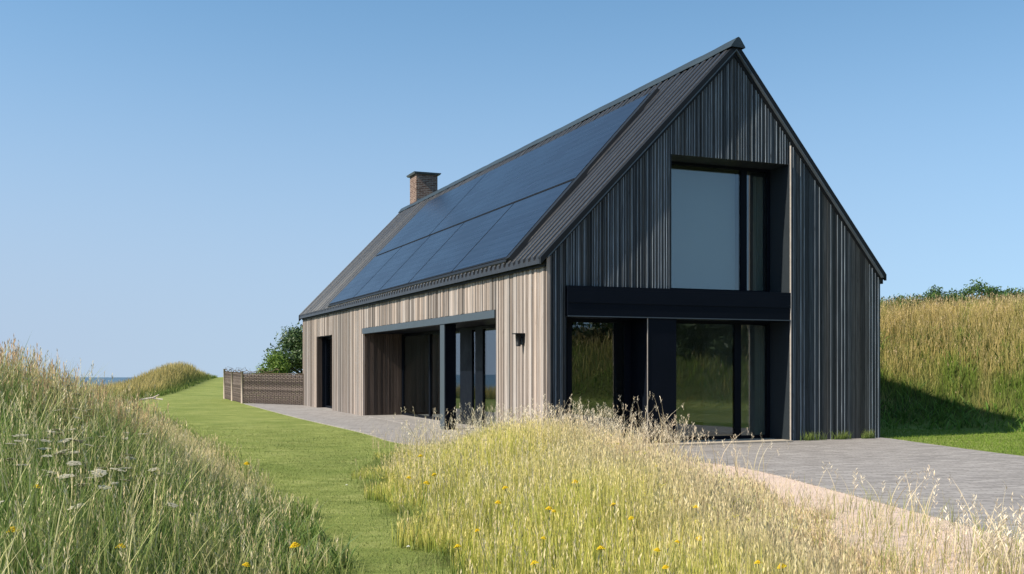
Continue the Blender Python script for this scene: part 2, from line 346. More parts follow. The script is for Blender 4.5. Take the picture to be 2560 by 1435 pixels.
# recess far wall (brown boards facing the camera)
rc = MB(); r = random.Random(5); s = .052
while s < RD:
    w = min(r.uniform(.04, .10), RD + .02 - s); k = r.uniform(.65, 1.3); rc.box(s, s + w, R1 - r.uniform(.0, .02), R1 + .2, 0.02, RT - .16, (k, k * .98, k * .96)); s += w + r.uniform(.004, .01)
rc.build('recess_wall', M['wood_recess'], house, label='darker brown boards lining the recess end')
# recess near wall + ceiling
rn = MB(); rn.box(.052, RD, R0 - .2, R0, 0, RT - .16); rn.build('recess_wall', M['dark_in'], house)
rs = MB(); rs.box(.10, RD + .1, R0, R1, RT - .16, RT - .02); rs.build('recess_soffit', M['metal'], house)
lb = MB(); lb.box(-.035, .098, R0 + .002, R1 - .002, RT - .165, RT - .003); lb.build('lintel', M['beam'], house, label='slate blue steel beam over the long recess')
po = MB(); po.box(.012, .29, 5.93, 6.19, 0, RT - .168); po.build('post_shaded_side', M['metal'], house); po = MB(); po.box(-.012, .011, 5.90, 6.22, 0, RT - .168); po.build('post', M['beam'], house, label='slate blue steel post in the recess')  # web made near-black to paint the post's shaded side

def window(name, plane, a0, a1, z0, z1, pos, fw=.06, depth=.08, mull=(), solid=(), base=None, split=None):
    """plane 'g': frame in a plane y=pos, a = x ; plane 's': plane x=pos, a = y"""
    fr = MB()
    def bx(m_, p, q, u0, u1, zz0, zz1):
        if plane == 'g': m_.box(p, q, u0, u1, zz0, zz1)
        else: m_.box(u0, u1, p, q, zz0, zz1)
    bx(fr, a0, a1, pos, pos + depth, z0, z0 + fw); bx(fr, a0, a1, pos, pos + depth, z1 - fw, z1)
    bars = [(a0, a0 + fw)] + sorted(mull) + [(a1 - fw, a1)]
    for p, q in bars: bx(fr, p, q, pos - .004, pos + depth + .004, z0 + fw, z1 - fw)
    f = fr.build(name, M['metal'], house)
    for (p, q), (p2, q2) in zip(bars[:-1], bars[1:]):
        if p2 - q < .03: continue
        gl = MB(); bx(gl, q, p2, pos + .03, pos + .05, z0 + fw, z1 - fw); gl.build('glass_pane', M['glass'], f)
    return f
window('window', 'g', UL + .01, OR_, BT + .08, UT - .0, DR, .055, mull=[(4.62, 4.76)])
window('sliding_door', 'g', 2.702, OR_, .04, BB, DR, .06, mull=[(4.47, 4.62)])
window('sliding_door', 'g', OL, 2.07, .04, BB, DR, .07, mull=[(.70, .80), (1.93, 2.0)])
window('sliding_door', 's', R0, R1, .03, RT - .17, RD, .07, mull=[(3.6, 3.7), (5.22, 5.50), (6.62, 7.15), (7.40, 8.3), (10.9, 11.0)])
window('door', 's', D0, D1, .03, DT, .30, .07, mull=[(19.3, 19.4)])
# opening linings
def lin(*a): b_ = MB(); b_.box(*a); b_.build('opening_lining', M['lining'], house)
lin(OR_ + .002, OR_ + .028, -.012, DR, 0, UT + .018)
lin(UL - .028, UL + .008, .03, DR, BT + .08, UT + .018)
lin(OL - .028, OL - .004, .03, DR, 0, BB)
lin(UL + .009, OR_ + .001, .055, DR, UT, UT + .018)

dl_ = MB(); dl_.box(.052, .38, D0 - .02, D0, 0, DT + .02); dl_.box(.052, .38, D0, D1, DT, DT + .038); dl_.box(.18, .38, D1, D1 + .02, 0, DT); dl_.build('door_lining', M['metal'], house)
dj = MB(); dj.box(.0, .18, D1 - .012, D1 + .0, 0.02, DT, (.8, .78, .76)); dj.build('door_jamb', M['wood_recess'], house)
bm_ = MB(); bm_.box(OL + .0, OR_ - .001, -.03, DR + .08, BB + .0, BT + .0); bm_.build('beam', M['metal'], house, label='deep black steel beam between the storeys')
bl_ = MB(); bl_.box(OL - .012, OR_ + .0, -.045, -.031, BT - .25, BT - .0); bl_.box(OL - .012, OR_, -.045, DR, BT + .001, BT + .055); bl_.build('beam_flange', M['metal'], house)
bf = MB(); bf.box(OL, OR_ - .002, -.05, -.031, BB - .0, BB + .018); bf.build('beam_edge', M['beam'], house)
pr = MB(); pr.box(2.075, 2.70, -.015, DR + .08, 0, BB - .002); pr.build('pier', M['metal'], house, label='broad black pier between the ground floor openings')
def strip(*a): b_ = MB(); b_.box(*a); b_.build('sunlit_edge_strip', M['edge_light_driftwood'], house)
strip(2.065, 2.078, -.024, -.012, 0.02, BB - .004); strip(OR_ + .004, OR_ + .022, -.045, -.014, .02, top(OR_) - .25)  # pale strips stand in for sun-caught edges of pier and opening
stp = MB(); stp.box(.5, 5.15, -.36, -.052, 0, .055); stp.box(.5, OR_, -.05, DR, 0, .035); stp.build('step', M['stone'], house, label='low pale stone step before the gable doors')
ds = MB(); ds.box(-.02, RD, R0, R1, 0, .032); ds.build('door_sill', M['paving'], house)

# roof: corrugated sheets
def rsheet(name, sA, sB, zf, mat):
    per, hh = .25, .09; T = []; t = -.055
    prof = [(0, 0), (.34, 0), (.40, .75), (.48, 1), (.78, 1), (.86, .75), (.92, 0)]
    rr = random.Random(3)
    while t < GL + .04:
        j = rr.uniform(.85, 1.1)
        for a, h in prof: T.append((t + a * per, h * hh * j, h))
        t += per
    T.append((t, 0, 0)); S = [sA + (sB - sA) * k / 4 for k in range(5)]; n = len(T)
    V = [(s, tt, zf(s) + .07 + h) for s in S for tt, h, _ in T]; mb = MB()
    fs = [(i * n + k, i * n + k + 1, (i + 1) * n + k + 1, (i + 1) * n + k) for i in range(4) for k in range(n - 1)]
    if sB < sA: fs = [tuple(reversed(f)) for f in fs]
    mb.add(V, fs)
    for s_, zo in ((sA, -1),):                                  # closed eave ends
        lo = [(s_, tt, zf(s_) + .0) for tt, h, _ in T]; hi = [(s_, tt, zf(s_) + .07 + h) for tt, h, _ in T]
        mb.add(lo + hi, [(k, k + 1, n + k + 1, n + k) for k in range(n - 1)])
    return mb.build(name, mat, house)
zl = lambda s: Z0 + m1 * s; zr = lambda s: ZA + m2 * (s - AP)
roof = rsheet('roof', -.15, AP + .02, zl, M['roof'])
roof2 = rsheet('roof', GW + .06, AP - .02, zr, M['roof'])
dk = MB()
dk.hexa([(-.03, .0, zl(-.03) - .08), (AP, .0, ZA - .14), (AP, GL, ZA - .14), (-.03, GL, zl(-.03) - .08)], [(-.03, .0, zl(-.03) + .055), (AP, .0, ZA + .055), (AP, GL, ZA + .055), (-.03, GL, zl(-.03) + .055)])
dk.hexa([(AP, .0, ZA - .14), (GW + .05, .0, zr(GW + .05) - .10), (GW + .05, GL, zr(GW + .05) - .10), (AP, GL, ZA - .14)], [(AP, .0, ZA + .055), (GW + .05, .0, zr(GW + .05) + .055), (GW + .05, GL, zr(GW + .05) + .055), (AP, GL, ZA + .055)])
dk.build('roof_deck', M['trim'], house)
vt = MB()
def verge(y0, y1, lo, hi):
    vt.hexa([(-.16, y0, zl(-.16) + lo), (AP, y0, ZA + lo), (AP, y1, ZA + lo), (-.16, y1, zl(-.16) + lo)], [(-.16, y0, zl(-.16) + hi), (AP, y0, ZA + hi), (AP, y1, ZA + hi), (-.16, y1, zl(-.16) + hi)])
    ge = GW + .075; vt.hexa([(AP, y0, ZA + lo), (ge, y0, zr(ge) + lo), (ge, y1, zr(ge) + lo), (AP, y1, ZA + lo)], [(AP, y0, ZA + hi), (ge, y0, zr(ge) + hi), (ge, y1, zr(ge) + hi), (AP, y1, ZA + hi)])
verge(-.075, -.004, -.005, .105); verge(-.075, .07, .106, .120); vt.build('verge_trim', M['trim'], house); vt = MB(); verge(GL + .003, GL + .08, -.1, .13); verge(GL - .08, GL + .08, .131, .145); vt.build('verge_trim', M['trim'], house)
vs_ = MB()
vs_.hexa([(-.02, -.07, zl(-.02) - .038), (AP, -.07, ZA - .038), (AP, -.003, ZA - .038), (-.02, -.003, zl(-.02) - .038)], [(-.02, -.07, zl(-.02) - .008), (AP, -.07, ZA - .008), (AP, -.003, ZA - .008), (-.02, -.003, zl(-.02) - .008)])
vs_.hexa([(AP, -.07, ZA - .038), (GW, -.07, Z1 - .038), (GW, -.003, Z1 - .038), (AP, -.003, ZA - .038)], [(AP, -.07, ZA - .008), (GW, -.07, Z1 - .008), (GW, -.003, Z1 - .008), (AP, -.003, ZA - .008)])
vs_.build('verge_highlight', M['lead'], house)  # grey strip stands in for the highlight below the verge trim
rc_ = MB(); prof = [(-.17, -.10), (-.16, -.07), (-.075, .04), (-.04, .085), (0, .105), (.04, .085), (.075, .035), (.15, -.07), (.16, -.10)]
n = len(prof); YS = [-.13 + (GL + .25) * k / 60 for k in range(61)]; rr = random.Random(2)
V = []
for y in YS:
    w = rr.uniform(-.006, .006)
    V += [(AP + a, y, ZA + .10 + b + w) for a, b in prof]
rc_.add(V, [(i * n + k, (i + 1) * n + k, (i + 1) * n + k + 1, i * n + k + 1) for i in range(60) for k in range(n - 1)] + [tuple(range(n)), tuple(reversed(range(60 * n, 61 * n)))])
rc_.build('ridge_cap', M['ridge'], roof)
gt = MB(); gt.box(-.05, -.026, .0, GL, 3.335, 3.42); gt.build('eave_trim', M['trim'], house)

# solar panels
NX = -m1 / math.hypot(1, m1); NZ = 1 / math.hypot(1, m1)
def pv(s0, s1, ta0, ta1, tb0, tb1):
    """near edge ta (at s0, s1), far edge tb"""
    o = empty('solar_panel'); o.parent = house
    def P(s, t, o_): return (s + NX * o_, t, zl(s) + NZ * o_)
    def quad(mb, s0, s1, a0, a1, b0, b1, lo, hi, flip=False): mb.hexa([P(s0, a0, lo), P(s1, a1, lo), P(s1, b1, lo), P(s0, b0, lo)], [P(s0, a0, hi), P(s1, a1, hi), P(s1, b1, hi), P(s0, b0, hi)])
    g = .012; f = MB()
    f1 = .035
    quad(f, s0 + g, s1 - g, ta0 + g, ta1 + g, tb0 - g, tb1 - g, .115, .150)
    f.build('panel_frame', M['trim'], o)
    c = MB(); quad(c, s0 + f1, s1 - f1, ta0 + f1, ta1 + f1, tb0 - f1, tb1 - f1, .1505, .158); c.build('panel_glass', M['pv'], o)
E0, E1, EM = 1.78, 2.42, 2.08
sm, st_, TB = 1.66, 3.66, 18.25
for a0, a1, b0, b1 in ((E0, EM, 5.15, 5.3), (5.15, 5.3, 8.65, 8.8), (8.65, 8.8, 11.6, 11.75), (11.6, 11.75, 14.7, 14.75), (14.7, 14.75, TB, TB)): pv(0.0, sm, a0, a1, b0, b1)
for a0, a1, b0, b1 in ((EM, E1, 12.1, 12.4), (12.1, 12.4, TB, TB)): pv(sm, st_, a0, a1, b0, b1)
rl = MB()
for s in (.12, 1.5, 1.8, 3.5): rl.hexa([(s, E0 + .6, zl(s) + .10), (s + .06, E0 + .6, zl(s + .06) + .10), (s + .06, TB - .1, zl(s + .06) + .10), (s, TB - .1, zl(s) + .10)], [(s, E0 + .6, zl(s) + .15), (s + .06, E0 + .6, zl(s + .06) + .15), (s + .06, TB - .1, zl(s + .06) + .15), (s, TB - .1, zl(s) + .15)])
rl.build('mounting_rail', M['trim'], house)
# dark skirt along the raised array edge
sk = MB()
def P2(s, t, o_): return (s + NX * o_, t, zl(s) + NZ * o_)
sk.hexa([P2(-.02, E0 - .30, .075), P2(st_, E1 - .30, .075), P2(st_, E1 - .01, .06), P2(-.02, E0 - .01, .06)], [P2(-.02, E0 - .27, .175), P2(st_, E1 - .27, .175), P2(st_, E1 + .008, .149), P2(-.02, E0 + .008, .149)])
sk.hexa([P2(-.06, E0 - .1, .06), P2(-.01, E0 - .1, .06), P2(-.01, TB, .06), P2(-.06, TB, .06)], [P2(-.05, E0 - .1, .13), P2(-.005, E0 - .1, .148), P2(-.005, TB, .148), P2(-.05, TB, .13)])
sk.build('array_skirt', M['trim'], house)

# chimney
ch = MB(); ch.box(3.98, 4.84, 21.35, 22.22, 7.3, 8.98); chim = ch.build('chimney', M['brick'], house, label='square brown brick chimney at the far end of the ridge')
cp = MB(); cp.hexa([(3.90, 21.27, 8.981), (4.92, 21.27, 8.981), (4.92, 22.30, 8.981), (3.90, 22.30, 8.981)], [(3.86, 21.23, 9.05), (4.96, 21.23, 9.05), (4.96, 22.34, 9.05), (3.86, 22.34, 9.05)]); cp.build('chimney_cap', M['lead'], chim)
fl = MB(); fl.box(4.0, 4.86, 21.33, 21.349, 7.5, 8.02); fl.box(3.96, 3.978, 21.33, 22.24, 7.6, 7.83); fl.build('flashing', M['lead'], chim)

# wall lamp
wl = MB(); wl.box(-.05, -.021, 1.02, 1.16, 1.93, 2.14); wl.tube([(-.12, 1.09, 1.90), (-.12, 1.09, 2.13)], [.045, .058], 12); wl.box(-.075, -.05, 1.07, 1.11, 2.05, 2.09)
lamp = wl.build('wall_lamp', M['trim'], house, label='small black downlight on the larch wall')
cp = MB(); cp.box(-.21, -.022, .99, 1.19, 2.131, 2.15); cp.build('lamp_cap', M['trim'], lamp)

# interior
it = MB(); it.box(.32, GW - .32, .75, GL - .32, .0, .03); it.build('interior_floor', M['floor_in'], house)
it = MB(); it.box(.32, GW - .32, .73, GL - .32, 2.70, 2.93); it.build('upper_floor', M['white'], house)
it = MB()
for (sa, sb_) in ((.32, AP), (AP, GW - .32)):
    it.hexa([(sa, .31, top(sa) - .34), (sb_, .31, top(sb_) - .34), (sb_, GL - .31, top(sb_) - .34), (sa, GL - .31, top(sa) - .34)], [(sa, .31, top(sa) - .2), (sb_, .31, top(sb_) - .2), (sb_, GL - .31, top(sb_) - .2), (sa, GL - .31, top(sa) - .2)])
it.build('interior_ceiling', M['white'], house)
it = MB(); it.hexa([(.4, 6.2, 2.94), (AP, 6.2, 2.94), (AP, 6.3, 2.94), (.4, 6.3, 2.94)], [(.4, 6.2, 3.5), (AP, 6.2, 7.3), (AP, 6.3, 7.3), (.4, 6.3, 3.5)]); it.hexa([(AP, 6.2, 2.94), (7.3, 6.2, 2.94), (7.3, 6.3, 2.94), (AP, 6.3, 2.94)], [(AP, 6.2, 7.3), (7.3, 6.2, 3.4), (7.3, 6.3, 3.4), (AP, 6.3, 7.3)]); it.box(1.7, 5.0, 6.2, 6.3, .04, 2.69); it.box(GW - .33, GW - .302, .74, GL - .32, .04, 2.69); it.box(.4, GW - .33, 15.0, 15.1, .04, 2.69)
it.box(5.35, 5.50, .80, 3.2, .04, 2.69); it.box(.32, .345, .74, R0 - .22, .04, 2.69); it.box(6.35, 6.45, .80, 6.1, 2.94, 4.6); it.build('interior_wall', M['white'], house)
it = MB(); it.box(2.72, 4.62, .86, .88, 3.0, 5.5); it.build('window_fill_board', simple('pale_fill_board', (.84, .83, .79), .9, .1, 0, 1, .05), house)  # pale board added behind the upper glass to give it a milky glow
it = MB(); it.box(.42, 2.35, 1.0, 1.05, .04, 2.69); it.build('dark_interior_sheet', M['dark_in'], house)  # dark sheet added behind the left door to keep its glass dark
cu = MB()
def curtain(s0, s1, y, z0, z1, k=26):
    V = [(s0 + (s1 - s0) * i / k, y + .03 * math.sin(i * 1.9), z) for z in (z0, z1) for i in range(k + 1)]
    cu.add(V, [(i, i + 1, k + 2 + i, k + 1 + i) for i in range(k)], smooth=True)
curtain(5.02, 5.27, .79, 3.06, 5.45, 14); curtain(5.06, 5.27, .79, .1, 2.36, 12); cu.build('curtain', M['curtain'], house)
st2 = MB()
st2.hexa([(3.2, 4.0, .05), (5.4, 4.0, .05), (5.4, 5.0, .05), (3.2, 5.0, .05)], [(3.25, 4.0, 2.6), (5.4, 4.0, .9), (5.4, 5.0, .9), (3.25, 5.0, 2.6)]); st2.build('staircase', M['white'], house)

# ------------------------------------------------------------------ grass machinery
def blades(P, H, Wd, bend, cb, ct, segs=3, az=None, up=None, k0=1.0, head=None):
    """P (n,3) roots; H heights; Wd widths; bend lean factor; cb/ct base/tip colours (n,3) -> arrays"""
    n = len(P); az = rng.uniform(0, 2 * np.pi, n) if az is None else az
    la = rng.uniform(0, 2 * np.pi, n); L = np.stack([np.cos(la), np.sin(la), np.zeros(n)], 1) * (H * bend)[:, None]
    S = np.stack([np.cos(az), np.sin(az), np.zeros(n)], 1) * (Wd * .5)[:, None]
    V = np.zeros((n, 2 * segs + 1, 3)); C = np.zeros((n, 2 * segs + 1, 3))
    for k in range(segs + 1):
        t = k / segs; c = P + L * t * t; c[:, 2] += H * (t - .25 * np.minimum(bend, 1.5) * t * t)
        w = (1 - t) ** .6 if k else .8
        cc = cb + (ct - cb) * t
        if k < segs: V[:, 2 * k] = c - S * w; V[:, 2 * k + 1] = c + S * w; C[:, 2 * k] = C[:, 2 * k + 1] = cc
        else: V[:, 2 * k] = c; C[:, 2 * k] = cc
    base = (np.arange(n) * (2 * segs + 1))[:, None]
    q = np.concatenate([base + np.array([2 * k, 2 * k + 1, 2 * k + 3, 2 * k + 2]) for k in range(segs - 1)], 0) if segs > 1 else np.zeros((0, 4), int)
    t3 = base + np.array([2 * segs - 2, 2 * segs - 1, 2 * segs])
    return V.reshape(-1, 3), C.reshape(-1, 3), q, t3, V[:, -1], L
def heads(T, H, K, size, col, spread, droop=None):
    """K spikelets (diamonds) along the top part of each stalk tip T"""
    n = len(T); out = []; cs = []
    for k in range(K):
        f = k / max(K - 1, 1); c = T.copy(); c[:, 2] -= f * H
        a = rng.uniform(0, 2 * np.pi, n); d = np.stack([np.cos(a) * spread, np.sin(a) * spread, np.ones(n)], 1); d /= np.linalg.norm(d, axis=1)[:, None]
        L = size * rng.uniform(.7, 1.2, n) * (.6 + .6 * math.sin(math.pi * (.15 + .7 * f))); a2 = rng.uniform(0, 2 * np.pi, n); S = np.stack([np.cos(a2), np.sin(a2), np.zeros(n)], 1) * (L * .11)[:, None]
        e = c + d * L[:, None]; m_ = c + d * (L * .45)[:, None]
        out.append(np.stack([c, m_ - S, e, m_ + S], 1)); cs.append(np.repeat((col * rng.uniform(.75, 1.2, (n, 1)))[:, None], 4, 1))
    V = np.concatenate(out, 0).reshape(-1, 3); C = np.concatenate(cs, 0).reshape(-1, 3)
    return V, C, np.arange(len(V)).reshape(-1, 4)
class G:
    def __init__(s): s.V = []; s.C = []; s.F = []; s.n = 0
    def add(s, V, C, *fs):
        s.V.append(V); s.C.append(C); s.F += [f + s.n for f in fs if len(f)]; s.n += len(V)
    def build(s, name, mat, parent=None, **k): return np_mesh(name, np.concatenate(s.V), s.F, np.concatenate(s.C), mat, parent, **k)
def colr(n, a, b, j=.15):
    t = rng.uniform(0, 1, (n, 1)); return (np.array(a) * (1 - t) + np.array(b) * t) * rng.uniform(1 - j, 1 + j, (n, 1))
def scatter(n, x0, x1, y0, y1, test, clump=0.0):
    X = rng.uniform(x0, x1, n); Y = rng.uniform(y0, y1, n)
    if clump: nn = patch(X, Y, 1.7) ; k = rng.uniform(0, 1, n) < 1 - clump * nn; X, Y = X[k], Y[k]
    k = test(X, Y); return X[k], Y[k]
def patch(X, Y, f=1.0, ph=0.0):
    v = np.sin(X * 1.7 * f + 1.3 + ph) * np.cos(Y * 1.1 * f - .7 + ph) + .6 * np.sin(X * 3.9 * f - Y * 2.3 * f + 2 + ph) + .4 * np.cos(X * 7.1 * f + Y * 5.3 * f + ph * 2) + .3 * np.sin(X * 13 * f - Y * 9 * f)
    return np.clip(v / 3.2 + .5, 0, 1)
def root(X, Y): return np.stack([X, Y, height(X, Y) - .015], 1)
def view(X, Y, mrg=.06): return (np.abs(X / np.maximum(Y, .1)) < .4923 + mrg) & (Y > 2)

# --- foreground meadow (yellow-green, dry tips)
def meadow_test(X, Y): return in_poly(X + .16 * np.sin(Y * 2.3) + .10 * np.sin(Y * 5.9 + 1) + .05 * np.sin(Y * 13 + X * 5), Y, MEADOW) & view(X, Y)
def mdist(X, Y): return np.abs(poly_dist(X, Y, MEADOW + MEADOW[:1]))
TOPS = lambda X, Y: np.clip(.60 - .20 * smooth((X - 1.0) / 1.6) - .14 * smooth((9 - Y) / 5), .2, .65)
gm = G()
X, Y = scatter(190000, -2.6, 3.7, 4.0, 19.4, meadow_test)
keep = rng.uniform(0, 1, len(X)) < np.clip(1.25 - (Y - 4) / 22, .4, 1); X, Y = X[keep], Y[keep]
d = mdist(X, Y); leftd = np.where(X < np.interp(Y, [2, 7.5, 10.2, 14.4, 19], [-.4, -.45, -1.05, -2.0, -1.6]) + 1.2, 1.0, 0)
hh = TOPS(X, Y) * (.30 + .70 * smooth(d / 1.5)) * (1 - .45 * smooth((.3 - X) / 1.6) * smooth((Y - 11) / 5)) * rng.uniform(.45, 1.15, len(X)) * (.72 + .56 * patch(X, Y, .8))
P = root(X, Y); n = len(X); pt = patch(X, Y, .55)[:, None]; dry = smooth((X - .2 - .10 * (12 - Y) + .5) / 2.4)[:, None]
gb = colr(n, (.07, .15, .02), (.18, .26, .05)); gt_ = colr(n, (.48, .52, .10), (.82, .70, .20)); sb_ = colr(n, (.26, .22, .09), (.44, .35, .18)); st_c = colr(n, (.62, .50, .32), (.74, .60, .44))
mixf = np.clip(dry * 1.1 + (pt - .5) * .5 + rng.uniform(-.25, .25, (n, 1)), 0, 1)
V, C, q, t3, tip, L = blades(P, hh, rng.uniform(.005, .0115, n) * (1 + .03 * (Y - 6)), rng.uniform(.02, .2, n), gb * (1 - mixf) + sb_ * mixf, gt_ * (1 - mixf) + st_c * mixf, 3)
gm.add(V, C, q, t3)
k = rng.uniform(0, 1, n) < .10 + .12 * dry[:, 0]; hc = colr(n, (.66, .58, .22), (.70, .60, .30)) * (1 - dry) + colr(n, (.70, .56, .38), (.76, .62, .46)) * dry
V, C, q = heads(tip[k], .10, 5, .036 * (1 + .02 * (Y[k] - 6)), hc[k], .25); gm.add(V, C, q)
# yellow-ish umbel specks
k = rng.uniform(0, 1, n) < .035 * (pt[:, 0] > .45); V, C, q = heads(tip[k], .02, 7, .028, colr(int(k.sum()), (.66, .58, .10), (.74, .66, .25)), 1.6); gm.add(V, C, q)
X, Y = scatter(7000, -2.6, 3.7, 4.5, 19.4, lambda X, Y: meadow_test(X, Y) & (mdist(X, Y) > .15)); n = len(X); P = root(X, Y); H = TOPS(X, Y) * rng.uniform(.75, 1.35, n) * (.6 + .4 * smooth(mdist(X, Y) / 1.2)) * (1 - .4 * smooth((.3 - X) / 1.6) * smooth((Y - 11) / 5))
V, C, q, t3, tip, L = blades(P, H, rng.uniform(.005, .008, n) * (1 + .04 * (Y - 6)), rng.uniform(.03, .35, n), colr(n, (.24, .26, .08), (.4, .36, .16)), colr(n, (.66, .58, .30), (.80, .70, .44)), 4); gm.add(V, C, q, t3)
k = rng.uniform(0, 1, n) < .6; V, C, q = heads(tip[k], .10, 7, .036, colr(int(k.sum()), (.66, .55, .30), (.82, .70, .48)), .3); gm.add(V, C, q)
gm.build('meadow_grass', M['grass'], label='tall yellow green meadow grass filling the foreground before the house', cat='grass', kind='stuff')
# --- pale dry stalks on the sandy verge and the taller fringe near the corner of the house
gd = G()
def verge_test(X, Y):
    ed = np.interp(Y, [4, 6.5, 9.33, 12.2, 15.35, 17, 18.2, 19.3], [4.4, 4.45, 4.25, 3.85, 3.3, 2.3, .9, -1.0]); return (X < ed) & (X > ed - 1.9 - .1 * (19 - Y) * 0) & view(X, Y)
X, Y = scatter(42000, -2.6, 4.6, 4.5, 19.3, verge_test, .6); n = len(X); P = root(X, Y)
edg = np.interp(Y, [4, 6.5, 9.33, 12.2, 15.35, 17, 18.2, 19.3], [4.4, 4.45, 4.25, 3.85, 3.3, 2.3, .9, -1.0]) - X
kk = rng.uniform(0, 1, n) < np.clip(.06 + (edg - .2) * .36, 0.04, .6); X, Y, P, edg = X[kk], Y[kk], P[kk], edg[kk]; n = len(X)
H = rng.uniform(.10, .34, n) * (.6 + .4 * np.clip(edg, 0, 1)) + .22 * smooth((Y - 14.5) / 3)
V, C, q, t3, tip, L = blades(P, H, rng.uniform(.004, .008, n), rng.uniform(.05, .6, n), colr(n, (.42, .36, .2), (.55, .42, .28)), colr(n, (.66, .54, .38), (.78, .65, .5)), 3); gd.add(V, C, q, t3)
k = rng.uniform(0, 1, n) < .5; V, C, q = heads(tip[k], .07, 5, .03, colr(int(k.sum()), (.70, .56, .42), (.78, .64, .5)), .5); gd.add(V, C, q)
X, Y = scatter(5200, 1.2, 4.4, 4.5, 12, lambda X, Y: verge_test(X, Y)); n = len(X); P = root(X, Y); k = rng.uniform(0, 1, n) < np.clip(1.2 - (Y - 5) / 6, .12, 1); X, Y, P = X[k], Y[k], P[k]; n = len(X)
V, C, q, t3, tip, L = blades(P, rng.uniform(.14, .42, n), rng.uniform(.004, .008, n), rng.uniform(.05, .5, n), colr(n, (.14, .2, .05), (.3, .3, .1)), colr(n, (.3, .36, .1), (.62, .54, .24)), 3); gd.add(V, C, q, t3)
# tall curling dry stems in front of the doors and at the house corner
def fringe(n, xa, xb, ya, yb, h0, h1):
    X = rng.uniform(xa, xb, n); Y = rng.uniform(ya, yb, n); P = root(X, Y)
    V, C, q, t3, tip, L = blades(P, rng.uniform(h0, h1, n), rng.uniform(.008, .014, n), rng.uniform(.1, .75, n), colr(n, (.3, .27, .12), (.5, .4, .26)), colr(n, (.74, .62, .46), (.88, .78, .62)), 5); gd.add(V, C, q, t3)
    V, C, q = heads(tip, .10, 8, .04, colr(n, (.74, .62, .46), (.9, .8, .66)), .8); gd.add(V, C, q)
fringe(650, -.7, 1.6, 16.4, 18.2, .5, .98); fringe(230, 1.4, 2.7, 15.2, 17.0, .45, .85); fringe(36, 2.5, 3.6, 13.5, 16.6, .35, .75); fringe(90, -1.9, -.5, 17.8, 19.2, .4, .62)
fringe(60, .6, 2.6, 15.8, 17.4, .7, 1.15); fringe(26, -1.8, -.9, 18.2, 19.3, .6, .95); fringe(40, 3.0, 4.0, 6.8, 9.5, .35, .72); fringe(90, 3.15, 3.75, 6.4, 7.4, .45, .66); fringe(16, 3.3, 4.2, 9.5, 12.5, .3, .7)
gd.build('dry_grass', M['grass'], label='bleached straw coloured grass stalks along the sandy edge of the paving', cat='grass', kind='stuff')

# --- left bank tall grass
gl = G()
def lt(X, Y): return (poly_dist(X, Y, LEFT_EDGE) > -.35 + .75 * patch(X, Y, 1.5, 6.0)) & view(X, Y) & (poly_dist(X, Y, LEFT_EDGE) < 13)
Xa, Ya = scatter(330000, -16, -.3, 3.2, 27, lt); keep = rng.uniform(0, 1, len(Xa)) < np.clip(1.4 - (Ya - 4) / 15, .30, 1); X, Y = Xa[keep], Ya[keep]
cl = .5 * patch(X, Y, 2.6, 1.0) + .5 * patch(X, Y, 5.1, 3.0); kp = rng.uniform(0, 1, len(X)) < np.clip((cl - .30) * 4.5, .12, 1); X, Y, cl = X[kp], Y[kp], cl[kp]
n = len(X); d = poly_dist(X, Y, LEFT_EDGE); pt = patch(X, Y, .7, 2.0)[:, None]
H = (.22 + .50 * smooth(d / 1.6)) * rng.uniform(.45, 1.1, n) * (.45 + .5 * pt[:, 0] + .6 * cl) * (1 - .18 * smooth((Y - 17) / 8))
P = root(X, Y); far = smooth((Y - 8.5) / 6)[:, None]; mixf = np.clip(-.12 + .80 * far + (pt - .5) * .8 + rng.uniform(-.35, .35, (n, 1)), 0, 1)
gb = colr(n, (.02, .045, .01), (.06, .11, .02)); gt_ = colr(n, (.14, .24, .05), (.34, .42, .13)); sb_ = colr(n, (.30, .30, .11), (.44, .38, .18)); sc_ = colr(n, (.58, .50, .26), (.76, .62, .38))  # green base tones darkened to paint the shade low between blades
V, C, q, t3, tip, L = blades(P, H, rng.uniform(.006, .013, n) * (1 + .02 * (Y - 5)), rng.uniform(.03, .55, n), gb * (1 - mixf) + sb_ * mixf, gt_ * (1 - mixf) + sc_ * mixf, 4); gl.add(V, C, q, t3)
k = rng.uniform(0, 1, n) < .10 + .16 * far[:, 0]; V, C, q = heads(tip[k], .09, 5, .032 * (1 + .03 * (Y[k] - 6)), colr(int(k.sum()), (.60, .50, .28), (.76, .62, .40)), .3); gl.add(V, C, q)
X, Y = scatter(6500, -9, -1, 3.4, 14, lt); n = len(X); P = root(X, Y); d = poly_dist(X, Y, LEFT_EDGE)
V, C, q, t3, tip, L = blades(P, (.3 + .5 * smooth(d / 1.6)) * rng.uniform(.7, 1.15, n), rng.uniform(.007, .013, n), rng.uniform(.05, .6, n), colr(n, (.2, .22, .08), (.4, .36, .16)), colr(n, (.66, .62, .28), (.92, .82, .55)), 5); gl.add(V, C, q, t3)
k = rng.uniform(0, 1, n) < .3; V, C, q = heads(tip[k], .09, 7, .03, colr(int(k.sum()), (.66, .56, .34), (.8, .70, .5)), .5); gl.add(V, C, q)
